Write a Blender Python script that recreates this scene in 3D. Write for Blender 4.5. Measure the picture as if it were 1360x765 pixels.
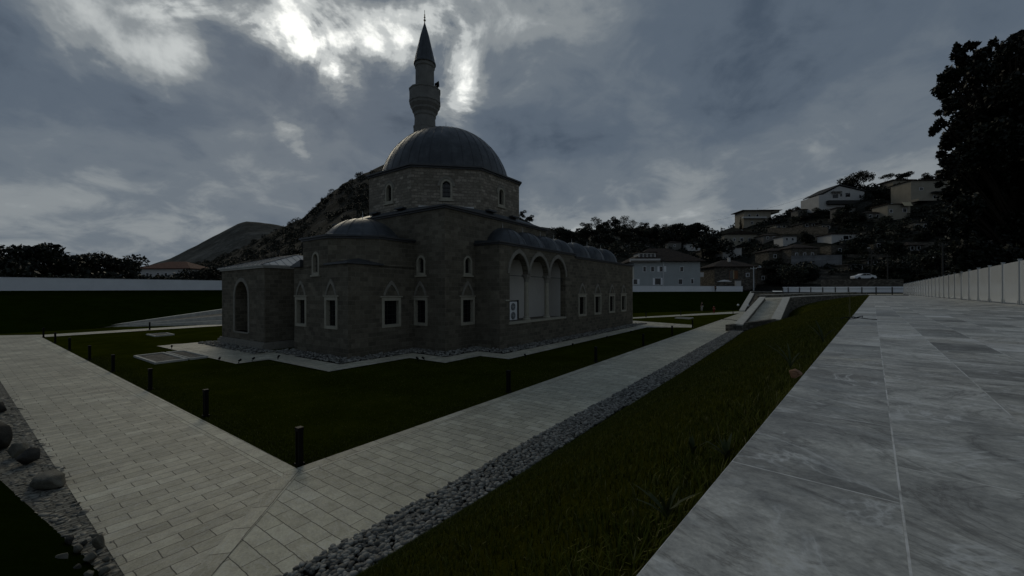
import bpy, bmesh, math, random
import numpy as np
from mathutils import Vector, Matrix, noise as mnoise

for o in list(bpy.data.objects): bpy.data.objects.remove(o)
S = bpy.context.scene
COL = S.collection
R = math.radians
rng = np.random.default_rng(7); random.seed(7)

# ------------------------------------------------------------------ camera
F = 535.0; H = 3.5; HY = 389.0; RHO = 0.0042        # focal length and horizon in photo pixels, eye height, roll
cam_d = bpy.data.cameras.new('camera'); cam = bpy.data.objects.new('camera', cam_d); COL.objects.link(cam)
cam_d.sensor_width = 36; cam_d.lens = 36*F/1360; cam_d.shift_y = 6.5/1360
cam_d.clip_start = 0.05; cam_d.clip_end = 12000
c_, s_ = math.cos(RHO), math.sin(RHO)
M = Matrix(((c_, s_, 0), (0, 0, -1), (-s_, c_, 0))).to_4x4()   # columns: right, up, backwards
M.translation = (0, 0, H); cam.matrix_world = M
S.camera = cam
S.render.resolution_x = 1024; S.render.resolution_y = 576

def ray(px, py):
    a = (px-680)/F; b = (HY-py)/F
    return (a*c_+b*s_, 1.0, -a*s_+b*c_)
def W(px, py, D): r = ray(px, py); return Vector((r[0]*D, D, H+r[2]*D))
def G(px, py, Z=0): r = ray(px, py); D = (Z-H)/r[2]; return Vector((r[0]*D, D, Z))
def wpx(p): return 680+F*(p[0]*c_-(p[2]-H)*s_)/p[1]
TH = math.atan(384/F)
D1 = Vector((math.sin(TH), math.cos(TH))); D2 = Vector((-math.cos(TH), math.sin(TH)))
_o = G(393.7, 621.8); O = Vector((_o.x, _o.y))
ROT = math.atan2(D1.y, D1.x)
def uv2w(u, v, z=0): p = O+D1*u+D2*v; return Vector((p.x, p.y, z))
def w2uv(p): q = Vector((p[0], p[1]))-O; return (q.dot(D1), q.dot(D2))
def UVp(px, py, Z=0): return w2uv(G(px, py, Z))

# ------------------------------------------------------------------ world, sun, exposure
S.view_settings.view_transform = 'Standard'; S.view_settings.look = 'None'
S.view_settings.gamma = 1; S.view_settings.exposure = -1.75
sun_dir = Vector(ray(415, 45)).normalized()
SUN_EL = math.asin(sun_dir.z); SUN_AZ = math.atan2(sun_dir.x, sun_dir.y)
sd = bpy.data.lights.new('sun', 'SUN'); sd.energy = 1.5; sd.angle = R(24); sd.color = (1, .90, .68)
so = bpy.data.objects.new('sun', sd); COL.objects.link(so)
so.rotation_euler = sun_dir.to_track_quat('Z', 'Y').to_euler()

world = bpy.data.worlds.new('World'); S.world = world; world.use_nodes = True
nt = world.node_tree; N = nt.nodes; L = nt.links; N.clear()
def nd(t, **k):
    n = N.new(t)
    for a, b in k.items(): setattr(n, a, b)
    return n
def lk(a, b): L.new(a, b)
def mth(op, a, b=None, c=None, clamp=False):
    n = nd('ShaderNodeMath', operation=op, use_clamp=clamp)
    for i, x in enumerate((a, b, c)):
        if x is None: continue
        if isinstance(x, (int, float)): n.inputs[i].default_value = x
        else: lk(x, n.inputs[i])
    return n.outputs[0]
out = nd('ShaderNodeOutputWorld'); bg = nd('ShaderNodeBackground'); bg.inputs[1].default_value = 0.1
lk(bg.outputs[0], out.inputs[0])
tc = nd('ShaderNodeTexCoord'); sep = nd('ShaderNodeSeparateXYZ'); lk(tc.outputs['Generated'], sep.inputs[0])
zz = mth('ADD', mth('MAXIMUM', sep.outputs[2], 0.0), 0.34)
cmb = nd('ShaderNodeCombineXYZ'); lk(mth('DIVIDE', sep.outputs[0], zz), cmb.inputs[0]); lk(mth('DIVIDE', sep.outputs[1], zz), cmb.inputs[1])
def noise(vec, scale, detail=6, rough=.55, dist=0., off=(0,0,0)):
    m = nd('ShaderNodeMapping'); m.inputs['Location'].default_value = off; lk(vec, m.inputs[0])
    n = nd('ShaderNodeTexNoise'); n.inputs['Scale'].default_value = scale; n.inputs['Detail'].default_value = detail
    n.inputs['Roughness'].default_value = rough; n.inputs['Distortion'].default_value = dist
    lk(m.outputs[0], n.inputs[0]); return n
cl = cmb.outputs[0]
nA = noise(cl, 1.5, 7, .54, .5, (3.1, 1.7, 0)); nB = noise(cl, 4.6, 8, .58, .5, (7.3, 2.2, 0)); nC = noise(cl, 9, 6, .6, .2, (1, 5, 0))
# warped direction, so that the bright breaks in the cloud get ragged edges
wn = noise(cl, 2.4, 6, .6, .2, (9, 4, 2))
w1 = nd('ShaderNodeVectorMath', operation='SUBTRACT'); lk(wn.outputs['Color'], w1.inputs[0]); w1.inputs[1].default_value = (.5, .5, .5)
w2 = nd('ShaderNodeVectorMath', operation='SCALE'); lk(w1.outputs[0], w2.inputs[0]); w2.inputs['Scale'].default_value = .30
w3 = nd('ShaderNodeVectorMath', operation='ADD'); lk(tc.outputs['Generated'], w3.inputs[0]); lk(w2.outputs[0], w3.inputs[1])
w4 = nd('ShaderNodeVectorMath', operation='NORMALIZE'); lk(w3.outputs[0], w4.inputs[0])
def blob(px, py, rad, amp):
    d = Vector(ray(px, py)).normalized()
    n = nd('ShaderNodeVectorMath', operation='DOT_PRODUCT'); lk(w4.outputs[0], n.inputs[0]); n.inputs[1].default_value = d
    e = mth('MULTIPLY', mth('SUBTRACT', n.outputs['Value'], 1.0), 2.0/(R(rad)**2))
    return mth('MULTIPLY', mth('EXPONENT', e), amp)
def total(lst):
    r = None
    for b in lst:
        x = blob(*b); r = x if r is None else mth('ADD', r, x)
    return r
BR = total([(262,12,4,.9),(285,28,3,.7),(375,38,3,1.1),(405,46,4.2,1.75),(440,62,3.6,1.6),
            (425,80,2,.8),(470,22,4,1.0),(505,45,3.5,1.1),(520,70,3,.9),(540,20,3.4,.6),(575,30,3.4,.8),(610,100,4,1.1),(625,112,2.4,.9),(600,20,4,.6),(590,75,3,.5),(655,30,5,.3),(705,30,5,.22),(760,20,6,.12),
            (384,174,1.8,.4),])
DK = total([(330,50,4.5,.55),(345,110,5,.4),(60,110,9,.14),(200,130,8,.18),(480,95,4.5,.35),(520,130,4,.3),(560,120,4,.3),(640,150,4,.25),
            (250,200,10,.06),(670,75,3,.25),(760,200,9,.22),(980,130,12,.12),(180,235,9,.05),(40,10,4,.12),(960,215,9,.12),(450,145,6,.25)])
v = mth('ADD', mth('MULTIPLY', nA.outputs['Fac'], .64), mth('MULTIPLY', nB.outputs['Fac'], .36))
v = mth('ADD', mth('ADD', v, -.205), mth('MULTIPLY', nC.outputs['Fac'], .07))
# the bright breaks are broken up by the finer cloud
fine = mth('ADD', mth('MULTIPLY', nB.outputs['Fac'], 3.4), mth('MULTIPLY', nC.outputs['Fac'], 1.6))
fine = mth('MAXIMUM', mth('SUBTRACT', fine, 1.62), .12)
v = mth('ADD', v, mth('MULTIPLY', mth('MULTIPLY', BR, fine), .26))
SB = total([(60,5,3.4,.6),(90,22,3.2,.85),(130,42,3,.95),(170,60,2.8,.9),(215,78,2.6,.9),(262,96,2.2,.8),(225,5,4,.7),(320,20,3,.3),(480,60,5,.35),(530,60,5,.3),(640,90,5,.4),(15,245,5,.35),(85,210,5,.35),(120,195,4,.25),(200,300,3,.25),(240,298,3,.45),(285,299,2.6,.4),(20,300,6,.2),(384,174,1.4,.5),(440,190,2.6,.35),(690,60,6,.3),(730,25,7,.3),(620,150,4,.2),(860,270,9,.34),(1000,275,8,.3),(760,270,7,.28)])
v = mth('SUBTRACT', mth('ADD', v, mth('MULTIPLY', SB, .17)), mth('MULTIPLY', DK, .24))
# paler band towards the horizon on the right
hz = mth('MULTIPLY', mth('SUBTRACT', 1.0, mth('MULTIPLY', sep.outputs[2], 2.6)), .085)
v = mth('ADD', v, hz)
v = mth('ADD', v, mth('MULTIPLY', sep.outputs[0], .035))
ramp = nd('ShaderNodeValToRGB'); lk(v, ramp.inputs[0]); cr = ramp.color_ramp; cr.interpolation = 'EASE'
pts = [(0.0, (.026,.036,.050)), (.14, (.044,.061,.086)), (.26, (.070,.091,.119)), (.38, (.098,.119,.143)), (.50, (.170,.189,.202)), (.68, (.38,.40,.40)), (.92, (.74,.75,.72))]
cr.elements[0].position, cr.elements[0].color = pts[0][0], (*pts[0][1], 1)
cr.elements[1].position, cr.elements[1].color = pts[-1][0], (*pts[-1][1], 1)
for p, c in pts[1:-1]:
    e = cr.elements.new(p); e.color = (*c, 1)
sky = nd('ShaderNodeTexSky', sky_type='NISHITA'); sky.sun_disc = False; sky.sun_elevation = SUN_EL; sky.sun_rotation = SUN_AZ
sky.air_density = 1.0; sky.dust_density = 2.0
sc = nd('ShaderNodeVectorMath', operation='SCALE'); lk(ramp.outputs[0], sc.inputs[0]); sc.inputs['Scale'].default_value = 46.0
ss = nd('ShaderNodeVectorMath', operation='SCALE'); lk(sky.outputs[0], ss.inputs[0]); ss.inputs['Scale'].default_value = .025
ad = nd('ShaderNodeVectorMath', operation='ADD'); lk(sc.outputs[0], ad.inputs[0]); lk(ss.outputs[0], ad.inputs[1])
lk(ad.outputs[0], bg.inputs[0])

# ------------------------------------------------------------------ materials
MATS = {}
class Mat:
    def __init__(s, name, rough=.8, spec=.3, metal=0.):
        s.m = bpy.data.materials.new(name); s.m.use_nodes = True; s.t = s.m.node_tree; s.N = s.t.nodes
        s.b = s.N['Principled BSDF']; s.b.inputs['Roughness'].default_value = rough
        s.b.inputs['Specular IOR Level'].default_value = spec; s.b.inputs['Metallic'].default_value = metal
        MATS[name] = s.m
    def n(s, t, ins=None, **k):
        x = s.N.new(t)
        for a, b in k.items(): setattr(x, a, b)
        for a, b in (ins or {}).items():
            if hasattr(b, 'is_linked'): s.t.links.new(b, x.inputs[a])
            else: x.inputs[a].default_value = b
        return x
    def l(s, a, b): s.t.links.new(a, b)
    def co(s, kind='Object', scale=(1,1,1), loc=(0,0,0), rot=(0,0,0)):
        t = s.n('ShaderNodeTexCoord'); m = s.n('ShaderNodeMapping'); m.inputs['Scale'].default_value = scale
        m.inputs['Location'].default_value = loc; m.inputs['Rotation'].default_value = rot
        s.l(t.outputs[kind], m.inputs[0]); return m.outputs[0]
    def noise(s, vec, scale, detail=5, rough=.6, dist=0):
        return s.n('ShaderNodeTexNoise', {'Vector': vec, 'Scale': scale, 'Detail': detail, 'Roughness': rough, 'Distortion': dist})
    def ramp(s, fac, pts, interp='LINEAR'):
        r = s.n('ShaderNodeValToRGB', {0: fac}); c = r.color_ramp; c.interpolation = interp
        c.elements[0].position = pts[0][0]; c.elements[0].color = (*pts[0][1], 1)
        c.elements[1].position = pts[-1][0]; c.elements[1].color = (*pts[-1][1], 1)
        for p, q in pts[1:-1]: c.elements.new(p).color = (*q, 1)
        return r.outputs[0]
    def mix(s, fac, a, b, mode='MIX'):
        x = s.n('ShaderNodeMix', data_type='RGBA', blend_type=mode)
        for i, q in ((0, fac), (6, a), (7, b)):
            if hasattr(q, 'is_linked'): s.l(q, x.inputs[i])
            else: x.inputs[i].default_value = q if i == 0 else (*q, 1) if len(q) == 3 else q
        return x.outputs[2]
    def math(s, op, a, b=0., clamp=False):
        return s.n('ShaderNodeMath', {0: a, 1: b}, operation=op, use_clamp=clamp).outputs[0]
    def bump(s, h, strength=.5, dist=.02):
        b = s.n('ShaderNodeBump', {'Height': h, 'Strength': strength, 'Distance': dist}); s.l(b.outputs[0], s.b.inputs['Normal'])
    def col(s, c):
        if hasattr(c, 'is_linked'): s.l(c, s.b.inputs['Base Color'])
        else: s.b.inputs['Base Color'].default_value = (*c, 1)
g3 = lambda x, r=1., b=1.: (x*r, x, x*b)

def simple(name, c, rough=.7, spec=.3, metal=0., var=.25, scale=3., bump=0.):
    m = Mat(name, rough, spec, metal); co = m.co(); n = m.noise(co, scale, 6, .65)
    a = tuple(x*(1-var) for x in c); b = tuple(min(x*(1+var), .95) for x in c)
    m.col(m.ramp(n.outputs[0], [(.3, a), (.7, b)]))
    if bump: m.bump(m.noise(co, scale*6, 4).outputs[0], bump, .02)
    return m.m

def masonry(name, bw, bh, cols, mortar, msz=.012, off=.5, rot=0, rough=.85, spec=.25, bumpd=.012, stain=True, vein=False, warp=.012, rgh=.55):
    m = Mat(name, rough, spec); co = m.co('UV', rot=(0, 0, rot))
    nz = m.noise(co, 5, 3); wv = m.n('ShaderNodeVectorMath', {0: nz.outputs['Color'], 1: (.5,.5,.5)}, operation='SUBTRACT')
    ws = m.n('ShaderNodeVectorMath', {0: wv.outputs[0], 'Scale': warp*2}, operation='SCALE')
    wa = m.n('ShaderNodeVectorMath', {0: co, 1: ws.outputs[0]}, operation='ADD')
    def brick(w, h, shift):
        mp = m.n('ShaderNodeMapping', {'Vector': wa.outputs[0]}); mp.inputs['Location'].default_value = shift
        b = m.n('ShaderNodeTexBrick', {'Vector': mp.outputs[0], 'Scale': 1., 'Mortar Size': msz, 'Mortar Smooth': .35, 'Bias': 0., 'Brick Width': w, 'Row Height': h,
                'Color1': (0,0,0,1), 'Color2': (1,1,1,1), 'Mortar': (.5,.5,.5,1)}, offset=off, offset_frequency=2, squash=1.0); return b
    b = brick(bw, bh, (0,0,0))
    c = m.ramp(b.outputs['Color'], cols)
    if name == 'ashlar': c = m.mix(.2, c, tuple(sum(q[1][k] for q in cols)/len(cols) for k in range(3)))
    n1 = m.noise(co, 3.2, 8, .7); c = m.mix(rgh, c, m.ramp(n1.outputs[0], [(.3, g3(.35)), (.72, g3(.72))]), 'OVERLAY')
    n2 = m.noise(co, 26, 6, .7); c = m.mix(rgh*.65, c, m.ramp(n2.outputs[0], [(.3, g3(.3)), (.7, g3(.75))]), 'OVERLAY')
    h = m.math('SUBTRACT', m.math('ADD', m.math('MULTIPLY', n2.outputs[0], .35), m.math('MULTIPLY', n1.outputs[0], .5)), m.math('MULTIPLY', b.outputs['Fac'], 1.0))
    if vein:
        vn = m.noise(m.n('ShaderNodeMapping', {'Vector': co, 'Scale': (1.2, 3.5, 1)}).outputs[0], 1.6, 7, .62, 1.4)
        vv = m.math('ABSOLUTE', m.math('SUBTRACT', vn.outputs[0], .5))
        vm = m.ramp(vv, [(0.0, g3(1.)), (.012, g3(.35)), (.03, g3(0.))])
        c = m.mix(m.math('MULTIPLY', vm, .5), c, (.62, .60, .56))
    if stain:
        n3 = m.noise(co, .45, 5, .6); c = m.mix(.5, c, m.ramp(n3.outputs[0], [(.35, g3(.33)), (.65, g3(.62))]), 'OVERLAY')
    c = m.mix(b.outputs['Fac'], c, mortar)
    m.col(c); m.bump(h, .8, bumpd)
    return m.m

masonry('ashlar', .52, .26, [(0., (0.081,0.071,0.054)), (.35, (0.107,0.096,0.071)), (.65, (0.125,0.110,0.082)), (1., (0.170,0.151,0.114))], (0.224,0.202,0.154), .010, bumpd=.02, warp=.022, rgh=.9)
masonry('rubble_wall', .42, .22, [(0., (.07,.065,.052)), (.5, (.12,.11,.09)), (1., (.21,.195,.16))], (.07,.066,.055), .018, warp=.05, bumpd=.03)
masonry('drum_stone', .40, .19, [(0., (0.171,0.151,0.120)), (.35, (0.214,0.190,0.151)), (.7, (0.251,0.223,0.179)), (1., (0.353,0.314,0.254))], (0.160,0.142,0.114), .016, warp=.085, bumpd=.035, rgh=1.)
masonry('paving', .60, .27, [(0., (0.370,0.338,0.251)), (.4, (0.420,0.386,0.286)), (.7, (0.460,0.420,0.312)), (1., (0.540,0.497,0.378))], (0.110,0.101,0.079), .007, vein=True, rough=.62, spec=.35, bumpd=.02, warp=.016, rgh=.75)
masonry('paving_cross', .60, .27, [(0., (0.398,0.371,0.275)), (.4, (0.439,0.411,0.306)), (.7, (0.479,0.450,0.338)), (1., (0.561,0.525,0.401))], (0.112,0.104,0.081), .007, vein=True, rough=.62, spec=.35, bumpd=.02, warp=.016, rgh=.75, rot=math.pi/2)
masonry('old_stone', .5, .25, [(0., (0.052,0.046,0.036)), (.5, (0.098,0.086,0.068)), (1., (0.169,0.152,0.124))], (0.078,0.070,0.058), .02, warp=.06, bumpd=.03)
masonry('concrete_wall', 3.2, 1.1, [(0., g3(.16)), (1., g3(.22))], g3(.09), .03, off=0., bumpd=.01)
masonry('roof_tiles', .30, .42, [(0., (.030,.020,.014)), (.5, (.042,.029,.021)), (1., (.062,.042,.030))], (.012,.009,.007), .03, bumpd=.05)
masonry('red_roof_tiles', .30, .42, [(0., (.075,.026,.016)), (.5, (.11,.038,.024)), (1., (.15,.056,.036))], (.04,.015,.010), .03, bumpd=.05)

masonry('cobble_bed', .17, .09, [(0., (.13,.122,.098)), (1., (.27,.255,.21))], (.07,.066,.054), .014, warp=.06, bumpd=.03)
# terrace slabs: dark grey limestone with pale veins
m = Mat('terrace_slab', .42, .5); co = m.co('UV')
nz = m.noise(co, 4, 3)
b = m.n('ShaderNodeTexBrick', {'Vector': co, 'Scale': 1., 'Mortar Size': .003, 'Mortar Smooth': .2, 'Bias': 0., 'Brick Width': .80, 'Row Height': .398,
        'Color1': (0,0,0,1), 'Color2': (1,1,1,1), 'Mortar': (.5,.5,.5,1)}, offset=.37, offset_frequency=2)
rr = m.n('ShaderNodeMapping', {'Vector': co, 'Scale': (1.15, .8, 1)}); rr.inputs['Rotation'].default_value = (0, 0, .45)
add = m.n('ShaderNodeVectorMath', {0: rr.outputs[0], 1: m.n('ShaderNodeVectorMath', {0: b.outputs['Color'], 'Scale': 7.}, operation='SCALE').outputs[0]}, operation='ADD').outputs[0]
n1 = m.noise(add, 1.5, 10, .68, .7); n2 = m.noise(add, 8, 9, .74, .5); n3 = m.noise(add, 55, 6, .75)
c = m.ramp(b.outputs['Color'], [(0., (.35,.345,.315)), (.3, (.46,.45,.41)), (.6, (.50,.485,.435)), (1., (.62,.60,.545))])
c = m.mix(.9, c, m.ramp(n1.outputs[0], [(.34, g3(.32)), (.46, g3(.44)), (.55, g3(.53)), (.70, g3(.70))]), 'OVERLAY')
c = m.mix(.7, c, m.ramp(n2.outputs[0], [(.3, g3(.25)), (.7, g3(.75))]), 'OVERLAY')
c = m.mix(.55, c, m.ramp(n3.outputs[0], [(.3, g3(.2)), (.7, g3(.8))]), 'OVERLAY')
vn = m.noise(add, 1.1, 8, .6, 1.8); vv = m.math('ABSOLUTE', m.math('SUBTRACT', vn.outputs[0], .5))
vm = m.ramp(vv, [(0., g3(1.)), (.008, g3(.5)), (.022, g3(0.))])
big = m.noise(add, .55, 5, .6, .6); c = m.mix(.75, c, m.ramp(big.outputs[0], [(.36, (.24,.23,.215)), (.47, g3(.44)), (.53, g3(.54)), (.60, (.74,.74,.73))]), 'OVERLAY')
d1_ = m.noise(add, .9, 9, .65, 2.2); dv_ = m.math('ABSOLUTE', m.math('SUBTRACT', d1_.outputs[0], .47)); c = m.mix(m.ramp(dv_, [(0., g3(.55)), (.012, g3(.2)), (.03, g3(0.))]), c, (.11,.10,.085))
msk = m.ramp(m.noise(co, 2.2, 4).outputs[0], [(.40, g3(0.)), (.55, g3(1.))])
c = m.mix(m.math('MULTIPLY', m.math('MULTIPLY', vm, msk), .6), c, (.80, .80, .77))
ch = m.ramp(m.n('ShaderNodeTexVoronoi', {'Vector': m.n('ShaderNodeMapping', {'Vector': co, 'Scale': (1., 3., 1.)}).outputs[0], 'Scale': 3.1}).outputs['Distance'], [(.03, g3(1.)), (.07, g3(0.))])
c = m.mix(m.math('MULTIPLY', ch, .5), c, (.75,.75,.73))
jm = m.ramp(m.noise(co, 7, 4).outputs[0], [(.42, g3(.25)), (.6, g3(1.))])
c = m.mix(m.math('MULTIPLY', b.outputs['Fac'], jm), c, (.78, .77, .74))
m.col(c)
m.l(m.ramp(n2.outputs[0], [(.3, g3(.34)), (.7, g3(.6))]), m.b.inputs['Roughness'])
m.bump(m.math('ADD', m.math('MULTIPLY', n1.outputs[0], .9), m.math('ADD', m.math('MULTIPLY', n2.outputs[0], .35), m.math('MULTIPLY', n3.outputs[0], .12))), .7, .012)

def grassmat(name, c0, c1, c2, sc=1.):
    m = Mat(name, 1., .0); co = m.co(); n1 = m.noise(co, .5*sc, 5, .6); n2 = m.noise(co, 22*sc, 5, .75)
    f = m.math('ADD', m.math('MULTIPLY', n1.outputs[0], .50), m.math('MULTIPLY', n2.outputs[0], .40)); f = m.math('ADD', f, m.math('MULTIPLY', m.noise(co, 2.7*sc, 4, .7).outputs[0], .22)); f = m.math('SUBTRACT', f, .06)
    m.col(m.ramp(f, [(.34, c0), (.5, c1), (.66, c2)])); m.bump(n2.outputs[0], 1., .05); return m.m
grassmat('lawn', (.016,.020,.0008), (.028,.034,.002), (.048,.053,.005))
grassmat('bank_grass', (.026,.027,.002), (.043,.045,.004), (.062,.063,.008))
grassmat('far_and_shaded_bank_grass', (.005,.010,.0004), (.008,.015,.0008), (.012,.021,.0015))
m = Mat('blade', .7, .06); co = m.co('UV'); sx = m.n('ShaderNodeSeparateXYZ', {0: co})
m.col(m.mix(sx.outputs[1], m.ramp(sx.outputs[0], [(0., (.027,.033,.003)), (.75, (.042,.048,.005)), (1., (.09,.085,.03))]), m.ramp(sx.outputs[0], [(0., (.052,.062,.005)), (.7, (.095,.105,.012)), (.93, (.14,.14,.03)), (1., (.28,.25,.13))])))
simple('earth', (.022,.019,.013), .95, .1, var=.5, scale=1.5, bump=.6)
m = Mat('hill', .95, .1); co = m.co(); n1 = m.noise(co, .045, 8, .7); n2 = m.noise(co, .35, 7, .75)
f = m.math('ADD', m.math('MULTIPLY', n1.outputs[0], .5), m.math('MULTIPLY', n2.outputs[0], .5))
m.col(m.ramp(f, [(.40, (.006,.008,.005)), (.49, (.014,.015,.011)), (.57, (.040,.039,.033)), (.68, (.125,.12,.106))])); m.bump(f, 1., 2.5)
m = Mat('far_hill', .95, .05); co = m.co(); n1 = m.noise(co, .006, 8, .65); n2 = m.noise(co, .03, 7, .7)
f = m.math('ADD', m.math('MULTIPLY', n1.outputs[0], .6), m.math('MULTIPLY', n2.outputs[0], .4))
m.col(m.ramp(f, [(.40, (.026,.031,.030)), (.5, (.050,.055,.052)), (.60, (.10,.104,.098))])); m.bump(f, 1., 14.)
def pebmat(name, a, b, c):
    m = Mat(name, .65, .35); g = m.n('ShaderNodeNewGeometry'); co = m.co(); n = m.noise(co, 14, 5, .65)
    f = m.math('ADD', m.math('MULTIPLY', g.outputs['Random Per Island'], .8), m.math('MULTIPLY', n.outputs[0], .25))
    m.col(m.ramp(f, [(.05, a), (.5, b), (1., c)])); m.bump(m.noise(co, 60, 4).outputs[0], .3, .004); return m.m
pebmat('pebble', (.07,.067,.058), (.17,.165,.145), (.36,.35,.31))
pebmat('rubble', (.11,.104,.085), (.18,.17,.14), (.28,.265,.22))
simple('dirt_bed', (.022,.02,.016), .95, .1, var=.3, scale=8)
simple('rock', (.16,.15,.12), .8, .25, var=.35, scale=5, bump=.8)
simple('rock_dark', (.05,.047,.04), .8, .25, var=.35, scale=5, bump=.8)
simple('rock_orange', (.26,.15,.09), .85, .2, var=.3, scale=22, bump=.8)
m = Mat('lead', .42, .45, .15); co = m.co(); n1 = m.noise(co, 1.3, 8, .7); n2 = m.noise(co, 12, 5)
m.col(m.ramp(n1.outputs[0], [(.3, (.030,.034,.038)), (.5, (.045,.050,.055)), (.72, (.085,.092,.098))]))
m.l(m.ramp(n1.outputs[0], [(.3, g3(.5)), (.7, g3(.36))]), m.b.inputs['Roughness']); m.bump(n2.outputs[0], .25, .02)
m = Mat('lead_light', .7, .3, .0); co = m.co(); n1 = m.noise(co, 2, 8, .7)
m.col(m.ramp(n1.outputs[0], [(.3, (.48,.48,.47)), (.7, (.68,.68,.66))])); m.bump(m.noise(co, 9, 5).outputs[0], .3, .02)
simple('lead_dark', (.05,.052,.055), .5, .5, var=.3)
simple('frame_stone', (.36,.335,.265), .8, .25, var=.15, scale=4, bump=.2)
simple('carved_stone', (.24,.225,.19), .8, .25, var=.2, scale=4, bump=.3)
simple('minaret_stone', (.19,.185,.168), .8, .25, var=.2, scale=1.6, bump=.3)
simple('plaster', (.52,.50,.46), .9, .15, var=.06, scale=1.2)
simple('dark_inside', (.006,.006,.006), .9, .05)
m = Mat('dark_glass', .12, .5); m.col((.004,.005,.007))
simple('black_metal', (.004,.004,.0045), .6, .15)
simple('iron', (.03,.028,.025), .6, .4)
simple('lamp_tube', (.07,.07,.07), .4, .5, var=.05)
simple('white_paint', (.78,.79,.80), .6, .3, var=.06, scale=.6)
simple('white_wall', (.72,.74,.76), .75, .2, var=.07, scale=.4)
simple('kerb_stone', (.50,.485,.43), .75, .3, var=.2, scale=2.5, bump=.3)
simple('galvanised', (.42,.44,.45), .45, .5, .3, var=.12, scale=2)
m = Mat('frosted_panel', .16, .5); m.col(m.ramp(m.noise(m.co(), 2.5, 7, .7).outputs[0], [(.3, (.82,.84,.84)), (.7, (.90,.91,.91))]))
m.b.inputs['Alpha'].default_value = .72; m.b.inputs['Transmission Weight'].default_value = .12
m = Mat('gilt', .35, .5, .6); m.col((.30,.27,.20))
simple('house_white', (0.496,0.484,0.460), .8, .2, var=.10, scale=.5)
simple('house_blue', (.36,.385,.385), .8, .2, var=.08, scale=.5)
simple('house_cream', (0.307,0.277,0.218), .8, .2, var=.12, scale=.5)
simple('house_grey', (0.165,0.156,0.139), .85, .2, var=.2, scale=.6)
simple('roof_slab', (.05,.048,.045), .8, .2, var=.2)
simple('orange_paint', (.16,.07,.028), .6, .3, var=.1)
simple('awning', (.45,.38,.25), .8, .1, var=.08)
simple('bark', (.02,.016,.012), .95, .1, var=.4, scale=5, bump=.8)
def leafmat(name, a, b, c):
    m = Mat(name, .55, .3); g = m.n('ShaderNodeNewGeometry')
    m.col(m.ramp(g.outputs['Random Per Island'], [(0., a), (.6, b), (1., c)])); return m.m
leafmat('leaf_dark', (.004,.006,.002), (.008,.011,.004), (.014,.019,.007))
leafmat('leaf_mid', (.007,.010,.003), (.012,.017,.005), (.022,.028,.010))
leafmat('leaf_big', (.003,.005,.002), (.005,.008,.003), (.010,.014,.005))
simple('skin', (.35,.22,.16), .6, .3, var=.05)
simple('cloth_black', (.015,.015,.018), .9, .1); simple('cloth_pale', (.42,.40,.37), .9, .1); simple('cloth_red', (.16,.012,.010), .9, .1)
simple('car_paint', (.70,.71,.72), .3, .5, var=.03); simple('rubber', (.02,.02,.02), .8, .2)
simple('dry_stalk', (.13,.12,.065), .8, .2); simple('weed', (.028,.038,.009), .7, .2)

# ------------------------------------------------------------------ helpers
def tag(o, label=None, cat=None, group=None, kind=None):
    if label: o['label'] = label
    if cat: o['category'] = cat
    if group: o['group'] = group
    if kind: o['kind'] = kind
    return o
def empty(name, loc=(0,0,0), rz=0, **k):
    o = bpy.data.objects.new(name, None); COL.objects.link(o); o.location = loc; o.rotation_euler = (0, 0, rz); o.empty_display_size = .2
    return tag(o, **k)
def uvroot(name, **k): return empty(name, (O.x, O.y, 0), ROT, **k)
def autouv(me):
    uvl = me.uv_layers.new(name='UVMap'); vs = me.vertices
    for p in me.polygons:
        n = p.normal
        if abs(n.z) < .75:
            t = Vector((-n.y, n.x, 0)).normalized()
            sl = math.sqrt(max(1-n.z*n.z, .01))
            for li in p.loop_indices:
                c = vs[me.loops[li].vertex_index].co; uvl.data[li].uv = (c.x*t.x+c.y*t.y, c.z/sl)
        else:
            for li in p.loop_indices:
                c = vs[me.loops[li].vertex_index].co; uvl.data[li].uv = (c.x, c.y)
def obj(name, bm, mat, parent=None, smooth=False, uvm=True, place=None, **k):
    me = bpy.data.meshes.new(name)
    bmesh.ops.recalc_face_normals(bm, faces=bm.faces)
    bm.to_mesh(me); bm.free(); me.update()
    if uvm: autouv(me)
    for x in (mat if isinstance(mat, (list, tuple)) else [mat]): me.materials.append(MATS[x])
    if smooth:
        for p in me.polygons: p.use_smooth = True
    o = bpy.data.objects.new(name, me); COL.objects.link(o)
    if parent: o.parent = parent
    if place == 'uv': o.location = (O.x, O.y, 0); o.rotation_euler = (0, 0, ROT)
    return tag(o, **k)
def npobj(name, V, Fc, mat, parent=None, uvs=None, smooth=False, place=None, **k):
    """mesh from arrays; Fc is (n, 3 or 4)"""
    me = bpy.data.meshes.new(name); nf, w = Fc.shape
    me.vertices.add(len(V)); me.vertices.foreach_set('co', V.astype(np.float32).ravel())
    me.loops.add(nf*w); me.loops.foreach_set('vertex_index', Fc.astype(np.int32).ravel())
    me.polygons.add(nf); me.polygons.foreach_set('loop_start', np.arange(0, nf*w, w, dtype=np.int32))
    if uvs is not None:
        l = me.uv_layers.new(name='UVMap'); l.data.foreach_set('uv', uvs.astype(np.float32).ravel())
    me.update(calc_edges=True); me.validate()
    me.materials.append(MATS[mat])
    if smooth: me.polygons.foreach_set('use_smooth', np.ones(nf, bool))
    o = bpy.data.objects.new(name, me); COL.objects.link(o)
    if parent: o.parent = parent
    if place == 'uv': o.location = (O.x, O.y, 0); o.rotation_euler = (0, 0, ROT)
    return tag(o, **k)
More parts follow.
